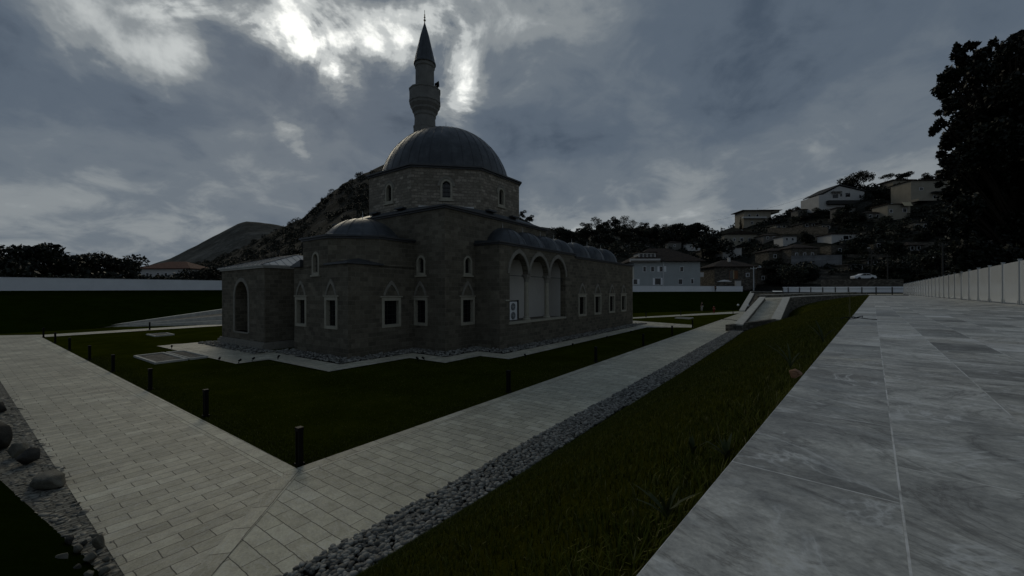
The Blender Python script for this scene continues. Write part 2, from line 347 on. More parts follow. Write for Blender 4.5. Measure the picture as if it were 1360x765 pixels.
def prism(bm, pts, z0, z1):
    """pts: 2D outline; z0, z1 may be lists"""
    n = len(pts); z0 = z0 if isinstance(z0, (list, tuple)) else [z0]*n; z1 = z1 if isinstance(z1, (list, tuple)) else [z1]*n
    a = [bm.verts.new((p[0], p[1], z)) for p, z in zip(pts, z0)]; b = [bm.verts.new((p[0], p[1], z)) for p, z in zip(pts, z1)]
    bm.faces.new(a[::-1]); bm.faces.new(b)
    for i in range(n): j = (i+1) % n; bm.faces.new((a[i], a[j], b[j], b[i]))
def box(bm, x0, x1, y0, y1, z0, z1): prism(bm, [(x0,y0),(x1,y0),(x1,y1),(x0,y1)], z0, z1)
def lathe(bm, prof, cx=0, cy=0, n=16, ph=0, cap=True):
    rings = []
    for r, z in prof:
        if r < 1e-4: rings.append([bm.verts.new((cx, cy, z))])
        else: rings.append([bm.verts.new((cx+r*math.cos(ph+2*math.pi*i/n), cy+r*math.sin(ph+2*math.pi*i/n), z)) for i in range(n)])
    for a, b in zip(rings, rings[1:]):
        for i in range(n):
            j = (i+1) % n
            if len(a) == 1 and len(b) == 1: continue
            if len(a) == 1: bm.faces.new((a[0], b[j], b[i]))
            elif len(b) == 1: bm.faces.new((a[i], a[j], b[0]))
            else: bm.faces.new((a[i], a[j], b[j], b[i]))
    if cap:
        if len(rings[0]) > 1: bm.faces.new(rings[0][::-1])
        if len(rings[-1]) > 1: bm.faces.new(rings[-1])
def tube(bm, pts, r, n=6, r1=None):
    pts = [Vector(p) for p in pts]; rings = []
    for i, p in enumerate(pts):
        d = (pts[min(i+1, len(pts)-1)]-pts[max(i-1, 0)]).normalized()
        a = d.cross(Vector((0,0,1)) if abs(d.z) < .9 else Vector((1,0,0))).normalized(); b = d.cross(a)
        rr = r if r1 is None else r+(r1-r)*i/(len(pts)-1)
        rings.append([bm.verts.new(p+a*rr*math.cos(2*math.pi*k/n)+b*rr*math.sin(2*math.pi*k/n)) for k in range(n)])
    for x, y in zip(rings, rings[1:]):
        for k in range(n): bm.faces.new((x[k], x[(k+1)%n], y[(k+1)%n], y[k]))
    bm.faces.new(rings[0][::-1]); bm.faces.new(rings[-1])
class Frame:
    """a wall plane: origin (x,y), tangent angle; outward normal to the right of the tangent"""
    def __init__(s, x, y, tx, ty):
        l = math.hypot(tx, ty); s.o = (x, y); s.t = (tx/l, ty/l); s.n = (ty/l, -tx/l)
    def p(s, a, z, n=0): return Vector((s.o[0]+s.t[0]*a+s.n[0]*n, s.o[1]+s.t[1]*a+s.n[1]*n, z))
def fbox(bm, fr, a0, a1, z0, z1, n0, n1):
    q = [fr.p(a, z, n) for n in (n0, n1) for a, z in ((a0,z0),(a1,z0),(a1,z1),(a0,z1))]
    v = [bm.verts.new(x) for x in q]
    for f in ((0,1,2,3),(7,6,5,4),(0,4,5,1),(1,5,6,2),(2,6,7,3),(3,7,4,0)): bm.faces.new([v[i] for i in f])
def fpoly(bm, fr, pts, n0, n1):
    a = [bm.verts.new(fr.p(x, z, n0)) for x, z in pts]; b = [bm.verts.new(fr.p(x, z, n1)) for x, z in pts]
    bm.faces.new(a[::-1]); bm.faces.new(b); k = len(pts)
    for i in range(k): j = (i+1)%k; bm.faces.new((a[i], a[j], b[j], b[i]))
def fstrip(bm, fr, inner, outer, n0, n1, closed=False):
    """solid band between two polylines of equal length in the wall plane"""
    k = len(inner); r = []
    for x, y in zip(inner, outer):
        r.append([bm.verts.new(fr.p(*x, n0)), bm.verts.new(fr.p(*y, n0)), bm.verts.new(fr.p(*y, n1)), bm.verts.new(fr.p(*x, n1))])
    for i in range(k if closed else k-1):
        a, b = r[i], r[(i+1)%k]
        for q in range(4): bm.faces.new((a[q], a[(q+1)%4], b[(q+1)%4], b[q]))
    if not closed: bm.faces.new(r[0]); bm.faces.new(r[-1][::-1])
def pointed(c, w, z0, h, n=7, st=0.):
    """pointed arch line from the left springing over the apex to the right springing"""
    # two arcs through (±w/2, 0) and (0, h)
    a = w/2; rad = (h*h+a*a)/(2*a); L_ = []
    t1 = math.asin(min(1, h/rad)) if h < rad else math.pi/2
    for i in range(n+1):
        t = t1*i/n; x_, z_ = rad-rad*math.cos(t), rad*math.sin(t); L_.append((c-a+x_*(1-st)+a*(i/n)*st, z0+z_*(1-st)+h*(i/n)*st))
    Rr = [(2*c-x, z) for x, z in L_[::-1]][1:]
    return L_+Rr
def boolean(o, cut):
    me = bpy.data.meshes.new('cut'); bmesh.ops.recalc_face_normals(cut, faces=cut.faces); cut.to_mesh(me); cut.free()
    c = bpy.data.objects.new('cut', me); COL.objects.link(c); c.parent = o.parent
    c.location = o.location; c.rotation_euler = o.rotation_euler
    bpy.context.view_layer.update()
    md = o.modifiers.new('b', 'BOOLEAN'); md.operation = 'DIFFERENCE'; md.object = c; md.solver = 'EXACT'
    dg = bpy.context.evaluated_depsgraph_get(); new = bpy.data.meshes.new_from_object(o.evaluated_get(dg))
    o.modifiers.clear(); old = o.data; mats = list(old.materials); o.data = new
    for l in list(new.uv_layers): new.uv_layers.remove(l)
    new.materials.clear()
    for x in mats: new.materials.append(x)
    for p in new.polygons: p.material_index = 0
    autouv(new); new.name = o.name
    bpy.data.objects.remove(c)

# ------------------------------------------------------------------ ground and banks (coordinates u, v, z in the frame of the garden)
def sheet(name, pts, z, mat, **k):
    bm = bmesh.new(); bm.faces.new([bm.verts.new((p[0], p[1], z)) for p in pts])
    return obj(name, bm, mat, None, place='uv', **k)
def wsheet(name, pts, mat, **k):
    bm = bmesh.new(); bm.faces.new([bm.verts.new(p) for p in pts]); return obj(name, bm, mat, **k)
def fbm(x, y, s, o=4):
    v = 0; a = 1; t = 0
    for i in range(o): v += a*mnoise.noise(Vector((x*s*2**i, y*s*2**i, 3.7*i))); t += a; a *= .5
    return v/t
bm = bmesh.new(); box(bm, -6000, 6000, -6000, 6000, -3., -.6); obj('ground', bm, 'earth', kind='structure')
sheet('lawn', [(-9, -9), (95, -9), (95, 75), (-9, 75)], -.03, 'lawn', kind='structure')

# terrace: edge line fitted to the photo
TZ = 2.95
E0 = G(845, 765, TZ); E1 = G(1154.7, 392.6, TZ); TD = (E1-E0).normalized(); TN = Vector((TD.y, -TD.x, 0))   # TN points to the right of the edge
TL = (E1-E0).length
def tp(s, t, z=TZ): p = E0+TD*s+TN*t; return Vector((p.x, p.y, z))
bm = bmesh.new(); prism(bm, [tp(-9, 0)[:2], tp(TL, 0)[:2], tp(TL+3, 5.2)[:2], tp(-9, 5.2)[:2]][::-1], TZ-.09, TZ)
S0J = (G(898, 704, TZ)-E0).dot(TD)
o = obj('terrace_paving', bm, 'terrace_slab', kind='structure')
uvl = o.data.uv_layers[0]
for lp in o.data.loops:
    q = o.data.vertices[lp.vertex_index].co-E0; uvl.data[lp.index].uv = (Vector(q).dot(TD)-S0J, Vector(q).dot(TN)+.001)
bm = bmesh.new(); prism(bm, [tp(-9, .03)[:2], tp(TL, .03)[:2], tp(TL+3, 5.15)[:2], tp(-9, 5.15)[:2]][::-1], 0, TZ-.092)
obj('terrace_base', bm, 'concrete_wall', kind='structure')
bm = bmesh.new(); q = [tp(-9, 5.2), tp(TL+3, 5.2), tp(TL+60, 70), tp(-40, 90), tp(-60, 5.2)]
bm.faces.new([bm.verts.new((p.x, p.y, 2.6)) for p in q]); obj('outer_ground', bm, 'earth', kind='structure')

def edge_v(u):      # v of the terrace edge at a given u
    a = w2uv(E0); b = w2uv(E1); return a[1]+(b[1]-a[1])*(u-a[0])/(b[0]-a[0])
def toe(u): return -3.80-.32*min(max(u/30, 0), 1)-2.75*min(max((u-37.5)/4, 0), 1)
def bank_z(u, v):
    b0 = toe(u); b1 = edge_v(u)+.03
    t = min(max((b0-v)/(b0-b1), 0), 1)
    t = t**(1-.52*min(max((u-42)/16, 0), 1))
    z = (TZ-.05)*(t*.93+.07*math.sin(t*math.pi)*.9+.07*t)
    return z+.05*fbm(u, v, .9)*min(1, 6*t)*min(1, 6*(1-t)+.15)
us = np.concatenate([np.arange(-12, 14, .22), np.arange(14, 90, .8)]); nt_ = 30
V = []; 
for u in us:
    b0 = toe(u); b1 = edge_v(u)+.03
    for j in range(nt_+1):
        v_ = b0+(b1-b0)*j/nt_; V.append((u, v_, bank_z(u, v_)-.01))
V = np.array(V); i = np.arange(len(us)-1)[:, None]*(nt_+1); j = np.arange(nt_)[None]
Fc = np.stack([i+j, i+j+1, i+j+nt_+2, i+j+nt_+1], -1).reshape(-1, 4)
npobj('grass_bank', V, Fc, 'bank_grass', smooth=True, place='uv', kind='structure')
# near left bank, rising away from the path; darker grass paints its shade
bm = bmesh.new(); gx, gy = 24, 60; grid = {}
for a in range(gx+1):
    for b in range(gy+1):
        v_ = -9+55*(b/gy)**1.5; u = -3.02-min(max(v_, -1), 5)*.11-5.2*a/gx; t = a/gx
        grid[a, b] = bm.verts.new((u, v_, 2.75*t*(1.0)*min(1, max(0, (46-v_)/8))-.02+.10*fbm(u, v_, .6)*min(1, 4*t)))
for a in range(gx):
    for b in range(gy): bm.faces.new((grid[a,b], grid[a+1,b], grid[a+1,b+1], grid[a,b+1]))
obj('left_grass_bank', bm, 'far_and_shaded_bank_grass', smooth=True, place='uv', kind='structure')
# far left bank and far bank (world coordinates)
def ruled(name, bot, top, mat, n=40, mlt=8, noise_=.06):
    bm = bmesh.new(); g = {}
    def at(line, t):
        x = t*(len(line)-1); k = min(int(x), len(line)-2); return line[k].lerp(line[k+1], x-k)
    for a in range(n+1):
        p, q = at(bot, a/n), at(top, a/n)
        for b in range(mlt+1):
            c = p.lerp(q, b/mlt); c.z += noise_*fbm(c.x, c.y, .4)*math.sin(math.pi*b/mlt); g[a,b] = bm.verts.new(c)
    for a in range(n):
        for b in range(mlt): bm.faces.new((g[a,b], g[a+1,b], g[a+1,b+1], g[a,b+1]))
    return obj(name, bm, mat, smooth=True, kind='structure')
LW0 = W(-160, 384.5, 42); LW1 = W(0, 386, 50); LW2 = W(291, 385.0, 72); LW3 = W(520, 384.0, 88)
LW1b = LW1.lerp(LW2, .4)
ruled('far_left_bank', [G(-160, 446, -.02), G(0, 443.3, -.02), G(118, 437, -.02), W(291.8, 410.6, 59), uv2w(36, 66, 1.4)],
      [LW0, LW1, LW1b, LW2, LW3], 'far_and_shaded_bank_grass', n=48)
FW1 = W(840, 387.5, 88); FW2 = W(986, 387.2, 99); FW0 = W(700, 388, 80)
ruled('far_bank', [G(700, 421, -.02), G(842, 415.6, -.02), G(982, 411.7, -.02)], [FW0, FW1, FW2+Vector((2, 0, 0))], 'far_and_shaded_bank_grass')

# ------------------------------------------------------------------ paths
PZ = .0
sheet('left_path', [(-3.08, -3.08), (-.36, -.36), (-.36, 44.5), (-3.0, 47.5), (-2.78, -1.8)], PZ, 'paving', kind='structure')
sheet('main_path', [(-3.0, -3.08), (-1.2, -3.08), (88, -3.08), (88, -.36), (-.36, -.36)], PZ, 'paving_cross', kind='structure')
sheet('path_border', [(-.36, -.36), (0, 0), (.35, 44.5), (-.36, 44.5)], PZ+.004, 'paving_cross', kind='structure')
sheet('main_path_border', [(-.36, -.36), (88, -.36), (88, 0), (0, 0)], PZ+.004, 'paving', kind='structure')
bm = bmesh.new(); bm.faces.new([bm.verts.new((x, y, PZ+.008)) for x, y in [(-3.12, -2.85), (-3.02, -3.12), (.0, -.2), (-.2, .0)]])
o = obj('mitre_band', bm, 'paving', place='uv', kind='structure')
for l in o.data.uv_layers[0].data: x, y = l.uv; l.uv = ((x+y)*.7071, (x-y)*.7071+.18)
sheet('cobble_margin', [(-2.75, -3.08), (-2.75, 20), (-3.8, 20), (-3.8, -3.08)], -.006, 'cobble_bed', kind='structure')
# cross strip on the left, with the fan of steps
s1 = [UVp(-40, 449.5), UVp(57, 447.8), UVp(291.8, 432.8), UVp(420, 424.8)]; s2 = [UVp(420, 423), UVp(291.8, 430.4), UVp(57, 444.7), UVp(-40, 446)]
sheet('cross_strip', s1+s2, PZ+.006, 'paving', kind='structure')
steps = empty('garden_steps', uv2w(12, 47), label='wide fan of low stone steps rising behind the porch at the left', cat='steps')
SC = [(G(121, 436.3, .0), G(291.8, 430.3, .0)), (G(150, 433.4, .05), G(291.8, 425.6, .45)), (G(172, 430.2, .25), G(291.8, 419.4, .9)), (G(122, 435.2, .05), G(291.8, 411.2, 1.35))]
for n_, (A, B) in enumerate(SC[1:]):
    B2 = B+(B-A)*.35; d = (B-A).normalized(); nrm = Vector((-d.y, d.x, 0))
    if nrm.y < 0: nrm = -nrm
    bm = bmesh.new(); q = [A, B2, B2+nrm*.7, A+nrm*.3]; prism(bm, [(p.x, p.y) for p in q], -.1, [p.z for p in q])
    c = obj('step_edge', bm, 'kerb_stone'); c.parent = steps; c.matrix_parent_inverse = Matrix.Translation(-steps.location)
    if n_ < 2:
        C, Dd = SC[n_+2]; Dd2 = Dd+(Dd-C)*.35
        bm = bmesh.new(); q = [A+nrm*.29, B2+nrm*.69, Dd2, C.lerp(Dd2, .25) if n_ else C]; prism(bm, [(p.x, p.y) for p in q], -.12, [q[0].z-.04, q[1].z-.04, q[1].z-.04, q[0].z-.04])
        c = obj('tread', bm, 'old_stone'); c.parent = steps; c.matrix_parent_inverse = Matrix.Translation(-steps.location)
# right side: cross path, far strip
sheet('cross_path', [UVp(842,426), UVp(920,431.5), UVp(921,435.0), UVp(838,434.5), (34, 6), (34, 12), (46,12)], PZ+.006, 'paving', kind='structure')
bm = bmesh.new(); pts = [UVp(921.5,434.2), UVp(921.5,431.2), UVp(842,425.6), UVp(842,426.6)]
a, b = Vector(UVp(842,423)), Vector(UVp(974,416.5)); c, d = Vector(UVp(974,413.9)), Vector(UVp(842,421.4))
sheet('far_path', [a+(a-b)*1., b, b+(b-a)*.2, c+(c-d)*.1, c, d+(d-c)*1.], PZ+.006, 'paving_cross', kind='structure')
# paving round the building
FP = [(39.7, 6.83), (15.65, 6.83), (15.65, 8.81), (12.95, 8.81), (12.95, 11.5), (8.38, 11.5), (8.38, 17.3), (7.5, 19.2), (7.5, 26.2)]
def ring(o0, o1, z, name, mat):
    def off(d):
        return [(41.5, 6.83-d), (15.65-d, 6.83-d), (15.65-d, 8.81-d), (12.95-d, 8.81-d), (12.95-d, 11.5-d), (8.38-d, 11.5-d), (8.38-d, 17.4-d), (7.4-d, 17.4-d), (7.4-d, 26.6+d*.35)]
    a, b = off(o0), off(o1); bm = bmesh.new(); va = [bm.verts.new((*p, z)) for p in a]; vb = [bm.verts.new((*p, z)) for p in b]
    for k in range(len(a)-1): bm.faces.new((va[k], va[k+1], vb[k+1], vb[k]))
    return obj(name, bm, mat, place='uv', kind='structure')
ring(1.25, 2.55, .012, 'building_paving', 'paving'); ring(-.2, 1.26, -.01, 'gravel_bed', 'dirt_bed')
sheet('porch_paving', [(4.1, 27.3), (4.3, 14.8), (7.6, 14.8), (7.6, 26.0), (12, 26.0), (12, 27.6)], .004, 'paving', kind='structure')
# lawn edge soil strip between path and lawn
# ------------------------------------------------------------------ pebbles
def ico(sub):
    bm = bmesh.new(); bmesh.ops.create_icosphere(bm, subdivisions=sub, radius=1)
    V = np.array([v.co[:] for v in bm.verts]); Fc = np.array([[v.index for v in f.verts] for f in bm.faces]); bm.free(); return V, Fc
def pebbles(name, P, size, mat, sub=2, flat=.55, rough=.12, **k):
    """P: (n,3) centres in u,v,z ; one mesh of many stones"""
    V0, F0 = ico(sub); n = len(P); nv = len(V0)
    sx = size*rng.uniform(.6, 1.35, (n, 1)); sy = sx*rng.uniform(.55, .95, (n, 1)); sz = sx*rng.uniform(flat*.7, flat*1.2, (n, 1))
    ph = rng.uniform(0, 6.28, n); tilt = rng.normal(0, .25, n)
    B = V0[None]*(1+rough*np.sin(V0[None, :, [1, 2, 0]]*3+rng.uniform(0, 6, (n, 1, 3))))
    X = B[..., 0]*sx; Y = B[..., 1]*sy; Z = B[..., 2]*sz
    Z, X = Z*np.cos(tilt)[:, None]-X*np.sin(tilt)[:, None]*.6, X*np.cos(tilt)[:, None]+Z*np.sin(tilt)[:, None]
    c, s = np.cos(ph)[:, None], np.sin(ph)[:, None]
    A = np.stack([X*c-Y*s+P[:, :1], X*s+Y*c+P[:, 1:2], Z+P[:, 2:]], -1).reshape(-1, 3)
    Fc = (F0[None]+(np.arange(n)*nv)[:, None, None]).reshape(-1, 3)
    return npobj(name, A, Fc, mat, smooth=True, place='uv', **k)
sheet('pebble_bed', [(-3.4, -3.1), (40, -3.1), (40, -4.25), (-3.4, -4.25)], -.015, 'dirt_bed', kind='structure')
def strip_pts(n, u0, u1, va, vb, z=.02, zr=.035): return np.stack([rng.uniform(u0, u1, n), rng.uniform(va, vb, n), z+rng.uniform(0, zr, n)], -1)
pebbles('river_pebbles', strip_pts(5200, -3.3, 8, -3.86, -3.06, zr=.05), .043, 'pebble', 2, kind='stuff', label='strip of rounded grey river pebbles between the main path and the grass bank', cat='pebbles')
pebbles('river_pebbles', strip_pts(7000, 8, 37, -4.1, -3.06), .055, 'pebble', 1, kind='stuff', label='far stretch of grey river pebbles running up to the ramp wall', cat='pebbles')
segs = [((41, 6.83), (15.65, 6.83), 0, -1), ((15.65, 5.6), (15.65, 8.81), -1, 0), ((15.65, 8.81), (12.95, 8.81), 0, -1), ((12.95, 7.5), (12.95, 11.5), -1, 0),
        ((12.95, 11.5), (8.38, 11.5), 0, -1), ((8.38, 10.2), (8.38, 17.4), -1, 0), ((7.4, 17.4), (7.4, 26.8), -1, 0), ((9, 17.9), (7.4, 17.9), 0, -1)]
P = []
for (a, b, nx, ny) in segs:
    ln = math.hypot(b[0]-a[0], b[1]-a[1]); n = int(ln*62); t = rng.uniform(0, 1, n); w = rng.uniform(.05, 1.22, n)
    P.append(np.stack([a[0]+(b[0]-a[0])*t+nx*w, a[1]+(b[1]-a[1])*t+ny*w, .02+rng.uniform(0, .06, n)], -1))
pebbles('foundation_pebbles', np.concatenate(P), .085, 'pebble', 1, kind='stuff', label='band of loose grey stones laid along the foot of the mosque walls', cat='pebbles')

# ------------------------------------------------------------------ the mosque
mq = uvroot('mosque', label='grey stone Ottoman mosque with lead domes standing on the lawn', cat='mosque')
def part(name, bm, mat, parent=mq, **k): return obj(name, bm, mat, parent, **k)
A_L = Frame(8.38, 17.3, 0, -1)          # side room, face towards the left path: a = 17.3 - v
A_R = Frame(8.38, 11.5, 1, 0)           # a = u - 8.38
C_L = Frame(12.95, 11.5, 0, -1)         # a = 11.5 - v
C_R = Frame(12.95, 8.81, 1, 0)
P_R = Frame(15.65, 6.83, 1, 0)
H_L = Frame(7.5, 26.0, 0, -1)
for fr in (A_L, A_R): pass

def window(fr, c, w, z0, z1, grille=False, arch=True, depth=.0):
    """stone framed rectangular window with a lintel and a pointed relieving arch"""
    bm = bmesh.new(); fw = .17; a0, a1 = c-w/2, c+w/2
    inner = [(a0+fw, z0+fw), (a1-fw, z0+fw), (a1-fw, z1-fw), (a0+fw, z1-fw)]; outer = [(a0, z0), (a1, z0), (a1, z1), (a0, z1)]
    fstrip(bm, fr, inner, outer, -.22, .05, closed=True)
    f = part('window', bm, 'frame_stone')
    bm = bmesh.new(); fbox(bm, fr, a0+fw-.01, a1-fw+.01, z0+fw-.01, z1-fw+.01, -.24, -.20); part('pane', bm, 'dark_glass', f)
    bm = bmesh.new()
    n = 3 if not grille else 4; m_ = 5 if not grille else 6
    r = .011 if not grille else .018
    for i_ in range(1, n): x = a0+fw+(w-2*fw)*i_/n; tube(bm, [fr.p(x, z0+fw, -.15), fr.p(x, z1-fw, -.15)], r, 5)
    for i_ in range(1, m_): z = z0+fw+(z1-z0-2*fw)*i_/m_; tube(bm, [fr.p(a0+fw, z, -.15), fr.p(a1-fw, z, -.15)], r, 5)
    part('grille', bm, 'iron' if not grille else 'bark', f)
    bm = bmesh.new(); fbox(bm, fr, a0-.12, a1+.12, z1+.03, z1+.10, -.05, .07)
    part('lintel', bm, 'frame_stone')
    if arch:
        i1 = pointed(c, w*.66, z1+.12, .66, st=.45); o1 = pointed(c, w*.66+.26, z1+.12, .90, st=.45)
        bm = bmesh.new(); fstrip(bm, fr, i1, o1, -.05, .055); part('relieving_arch', bm, 'carved_stone')
    return (a0+.03, a1-.03, z0+.03, z1-.03)
def archwindow(fr, c, w, z0, z1):
    fw = .13; h = w*.55
    I = [(c-w/2+fw, z0+.14)]+pointed(c, w-2*fw, z1-h, h-fw)+[(c+w/2-fw, z0+.14)]
    Oo = [(c-w/2, z0)]+pointed(c, w, z1-h, h)+[(c+w/2, z0)]
    bm = bmesh.new(); fstrip(bm, fr, I, Oo, -.2, .04, closed=True); f = part('window', bm, 'frame_stone')
    bm = bmesh.new(); fpoly(bm, fr, I, -.24, -.19); part('pane', bm, 'dark_glass', f)
    bm = bmesh.new(); fbox(bm, fr, c-w/2-.1, c+w/2+.1, z0-.1, z0-.003, -.1, .09); part('sill', bm, 'frame_stone', f)
    bm = bmesh.new()
    for t in (.3, .7): tube(bm, [fr.p(c-w/2+fw+(w-2*fw)*t, z0+.1, -.13), fr.p(c-w/2+fw+(w-2*fw)*t, z1-fw-.1, -.13)], .012, 5)
    for t in (.2, .4, .6, .8): tube(bm, [fr.p(c-w/2+fw, z0+(z1-z0)*t, -.13), fr.p(c+w/2-fw, z0+(z1-z0)*t, -.13)], .012, 5)
    part('grille', bm, 'iron', f)
    return Oo
def rectcut(bm, fr, q, d=.5): fbox(bm, fr, q[0], q[1], q[2], q[3], -d, .3)

# side room
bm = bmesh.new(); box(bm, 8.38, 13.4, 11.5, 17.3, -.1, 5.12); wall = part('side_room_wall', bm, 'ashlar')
cut = bmesh.new()
for q in (window(A_L, 17.3-16.44, 1.3, 1.52, 3.3), window(A_L, 17.3-13.12, 1.3, 1.52, 3.3)): rectcut(cut, A_L, q)
rectcut(cut, A_R, window(A_R, 11.19-8.38, 1.36, 1.5, 3.24))
boolean(wall, cut)
bm = bmesh.new(); k = 1.95
A_UP = [(8.38, 16.2), (8.38, 11.5+k), (8.38+k, 11.5), (13.4, 11.5), (13.4, 16.2)]
prism(bm, A_UP, 5.0, 6.72); wall = part('side_room_drum', bm, 'ashlar')
q = archwindow(A_L, 17.3-14.75, .78, 4.6, 5.95); cut = bmesh.new(); fpoly(cut, A_L, [(x*1.0, z) for x, z in q], -.5, .3); boolean(wall, cut)
# the arched window also cuts the lower wall
cut = bmesh.new(); fpoly(cut, A_L, q, -.5, .3); boolean(bpy.data.objects['side_room_wall'], cut)
# corner ledge roof and link roof
bm = bmesh.new(); prism(bm, [(8.25, 11.5+k+.25), (8.25, 11.37), (8.38+k+.25, 11.37)], 5.125, 5.22)
v = [bm.verts.new(p) for p in [(8.3, 11.5+k+.1, 5.222), (8.3, 11.42, 5.222), (8.38+k+.1, 11.42, 5.222), (8.42+k*.62, 11.5+k*.44, 5.55)]]
bm.faces.new((v[0], v[1], v[3])); bm.faces.new((v[1], v[2], v[3])); bm.faces.new((v[2], v[0], v[3])); part('corner_roof', bm, 'lead')
bm = bmesh.new(); prism(bm, [(8.2, 17.4), (8.2, 16.203), (13, 16.203), (13, 17.4)], 5.13, [5.2, 5.55, 5.55, 5.2]); part('lean_to_roof', bm, 'lead')
def cornice(pts, z, h, ov, name, mat='lead_dark', th=.16):
    """overhanging eave slab following an outline (counter-clockwise or clockwise, convex)"""
    c = Vector((sum(p[0] for p in pts)/len(pts), sum(p[1] for p in pts)/len(pts)))
    def off(d):
        n = len(pts); P_ = [Vector(p) for p in pts]; res = []
        area = sum(P_[i].x*P_[(i+1)%n].y-P_[(i+1)%n].x*P_[i].y for i in range(n)); sg = 1 if area > 0 else -1
        for i in range(n):
            a, b, c2 = P_[i-1], P_[i], P_[(i+1)%n]; e1 = (b-a).normalized(); e2 = (c2-b).normalized()
            n1 = Vector((e1.y, -e1.x))*sg; n2 = Vector((e2.y, -e2.x))*sg; m_ = (n1+n2)/(1+n1.dot(n2)); res.append(b+m_*d)
        return [(p.x, p.y) for p in res]
    bm = bmesh.new(); prism(bm, off(ov*.45), z-h-.10, z-h+.002); prism(bm, off(ov), z-h+.004, z); return part(name, bm, mat)
cornice(A_UP, 6.84, .10, .17, 'eave')
def dome(cx, cy, r, z0, h, n=32, ribs=16, name='dome', mat='lead', rise=None, fin=.5, m_=12):
    rad = (r*r+h*h)/(2*h); zc = z0+h-rad; t0 = math.asin(min(1, r/rad)) if h <= r*1.0001 else math.pi-math.asin(r/rad)
    prof = [(rad*math.sin(t0*(1-i_/m_)), zc+rad*math.cos(t0*(1-i_/m_))) for i_ in range(m_+1)]; prof[-1] = (0, z0+h)
    bm = bmesh.new(); lathe(bm, [(r+.10, z0-.06), (r+.10, z0-.01), (r+.01, z0)]+prof[1:], cx, cy, n*2, cap=False)
    for f in bm.faces: f.smooth = True
    for k_ in range(ribs):
        a = 2*math.pi*(k_+.5)/ribs; ln = [(cx+(R_+.012)*math.cos(a), cy+(R_+.012)*math.sin(a), z_+.008) for R_, z_ in prof[:-1]]
        stop = ln[:-1] if k_ % 2 else ln
        tube(bm, stop, .010, 4)
    d = part(name, bm, mat)
    bm = bmesh.new(); z = z0+h; s = fin
    lathe(bm, [(.10*s*2, z-.05), (.07*s*2, z+.06*s), (.03*s, z+.12*s), (.10*s, z+.26*s), (.03*s, z+.4*s), (.07*s, z+.52*s), (.02*s, z+.64*s), (.045*s, z+.74*s), (.012, z+.84*s), (.008, z+1.15*s), (0, z+1.2*s)], cx, cy, 10)
    part('finial', bm, 'lead_light' if fin < 1 else 'gilt', d); return d
dome(10.95, 13.95, 2.28, 6.83, 1.32, fin=.42)
bm = bmesh.new(); prism(bm, [(8.32,16.2),(8.32,13.4),(10.3,11.44),(13.2,11.44),(13.2,16.2)], 6.842, [6.86]*5); part('flat_roof', bm, 'lead')

# prayer hall
bm = bmesh.new(); box(bm, 12.95, 24.55, 8.81, 20.3, -.1, 8.55); wall = part('prayer_hall_wall', bm, 'ashlar'); cut = bmesh.new()
rectcut(cut, C_L, window(C_L, 11.5-10.94, 1.28, 1.5, 3.24)); rectcut(cut, C_R, window(C_R, 14.93-12.95, 1.28, 1.5, 3.24))
fpoly(cut, C_L, archwindow(C_L, 11.5-10.87, .78, 4.62, 5.85), -.5, .3); fpoly(cut, C_R, archwindow(C_R, 14.95-12.95, .78, 4.62, 5.85), -.5, .3)
boolean(wall, cut)
sq = [(12.95, 8.81), (24.55, 8.81), (24.55, 20.3), (12.95, 20.3)]
cornice(sq, 8.74, .1, .2, 'eave')
OC = (18.75, 14.45); OA = 5.42
def octa(a, c=OC): r = a/math.cos(math.pi/8); return [(c[0]+r*math.cos(math.pi/8+i_*math.pi/4), c[1]+r*math.sin(math.pi/8+i_*math.pi/4)) for i_ in range(8)]
bm = bmesh.new(); lo = [bm.verts.new((x, y, 8.745)) for x, y in [(24.6,8.76),(24.6,20.35),(12.9,20.35),(12.9,8.76)]]
hi = [bm.verts.new((*p, 9.02)) for p in octa(OA+.02)]
# octagon corner order: 0 at +22.5 degrees
L4 = {0: lo[0], 1: lo[1], 2: lo[2], 3: lo[3]}
bm.faces.new((lo[0], lo[1], hi[0], hi[7])); bm.faces.new((lo[1], lo[2], hi[2], hi[1])); bm.faces.new((lo[2], lo[3], hi[4], hi[3])); bm.faces.new((lo[3], lo[0], hi[6], hi[5]))
bm.faces.new((lo[1], hi[1], hi[0])); bm.faces.new((lo[2], hi[3], hi[2])); bm.faces.new((lo[3], hi[5], hi[4])); bm.faces.new((lo[0], hi[7], hi[6]))
part('shoulder_roof', bm, 'lead')
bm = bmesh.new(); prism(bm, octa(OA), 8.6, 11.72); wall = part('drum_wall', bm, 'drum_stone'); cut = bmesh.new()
for k_ in (4, 5, 6, 2, 0):         # faces: outward angle k*45 degrees
    a = k_*math.pi/4; n_ = (math.cos(a), math.sin(a)); t = (-n_[1], n_[0])
    fr = Frame(OC[0]+n_[0]*OA, OC[1]+n_[1]*OA, t[0], t[1])
    fpoly(cut, fr, archwindow(fr, 0, .78, 9.62, 10.98), -.5, .3)
    i1 = pointed(0, .84, 10.5, .52); o1 = pointed(0, 1.12, 10.5, .68); bm = bmesh.new(); fstrip(bm, fr, i1, o1, -.05, .05); part('window_hood', bm, 'carved_stone')
    for sg in (-1, 1):
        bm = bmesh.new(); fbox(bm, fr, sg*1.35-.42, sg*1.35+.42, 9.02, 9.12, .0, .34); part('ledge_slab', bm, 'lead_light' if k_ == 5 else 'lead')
boolean(wall, cut)
cornice(octa(OA), 11.86, .10, .2, 'eave')
dome(OC[0], OC[1], 4.98, 11.70, 4.55, n=40, ribs=40, name='great_dome', fin=.62, m_=18)
bm = bmesh.new(); prism(bm, octa(OA+.12), 11.862, 11.90); part('flat_roof', bm, 'lead')

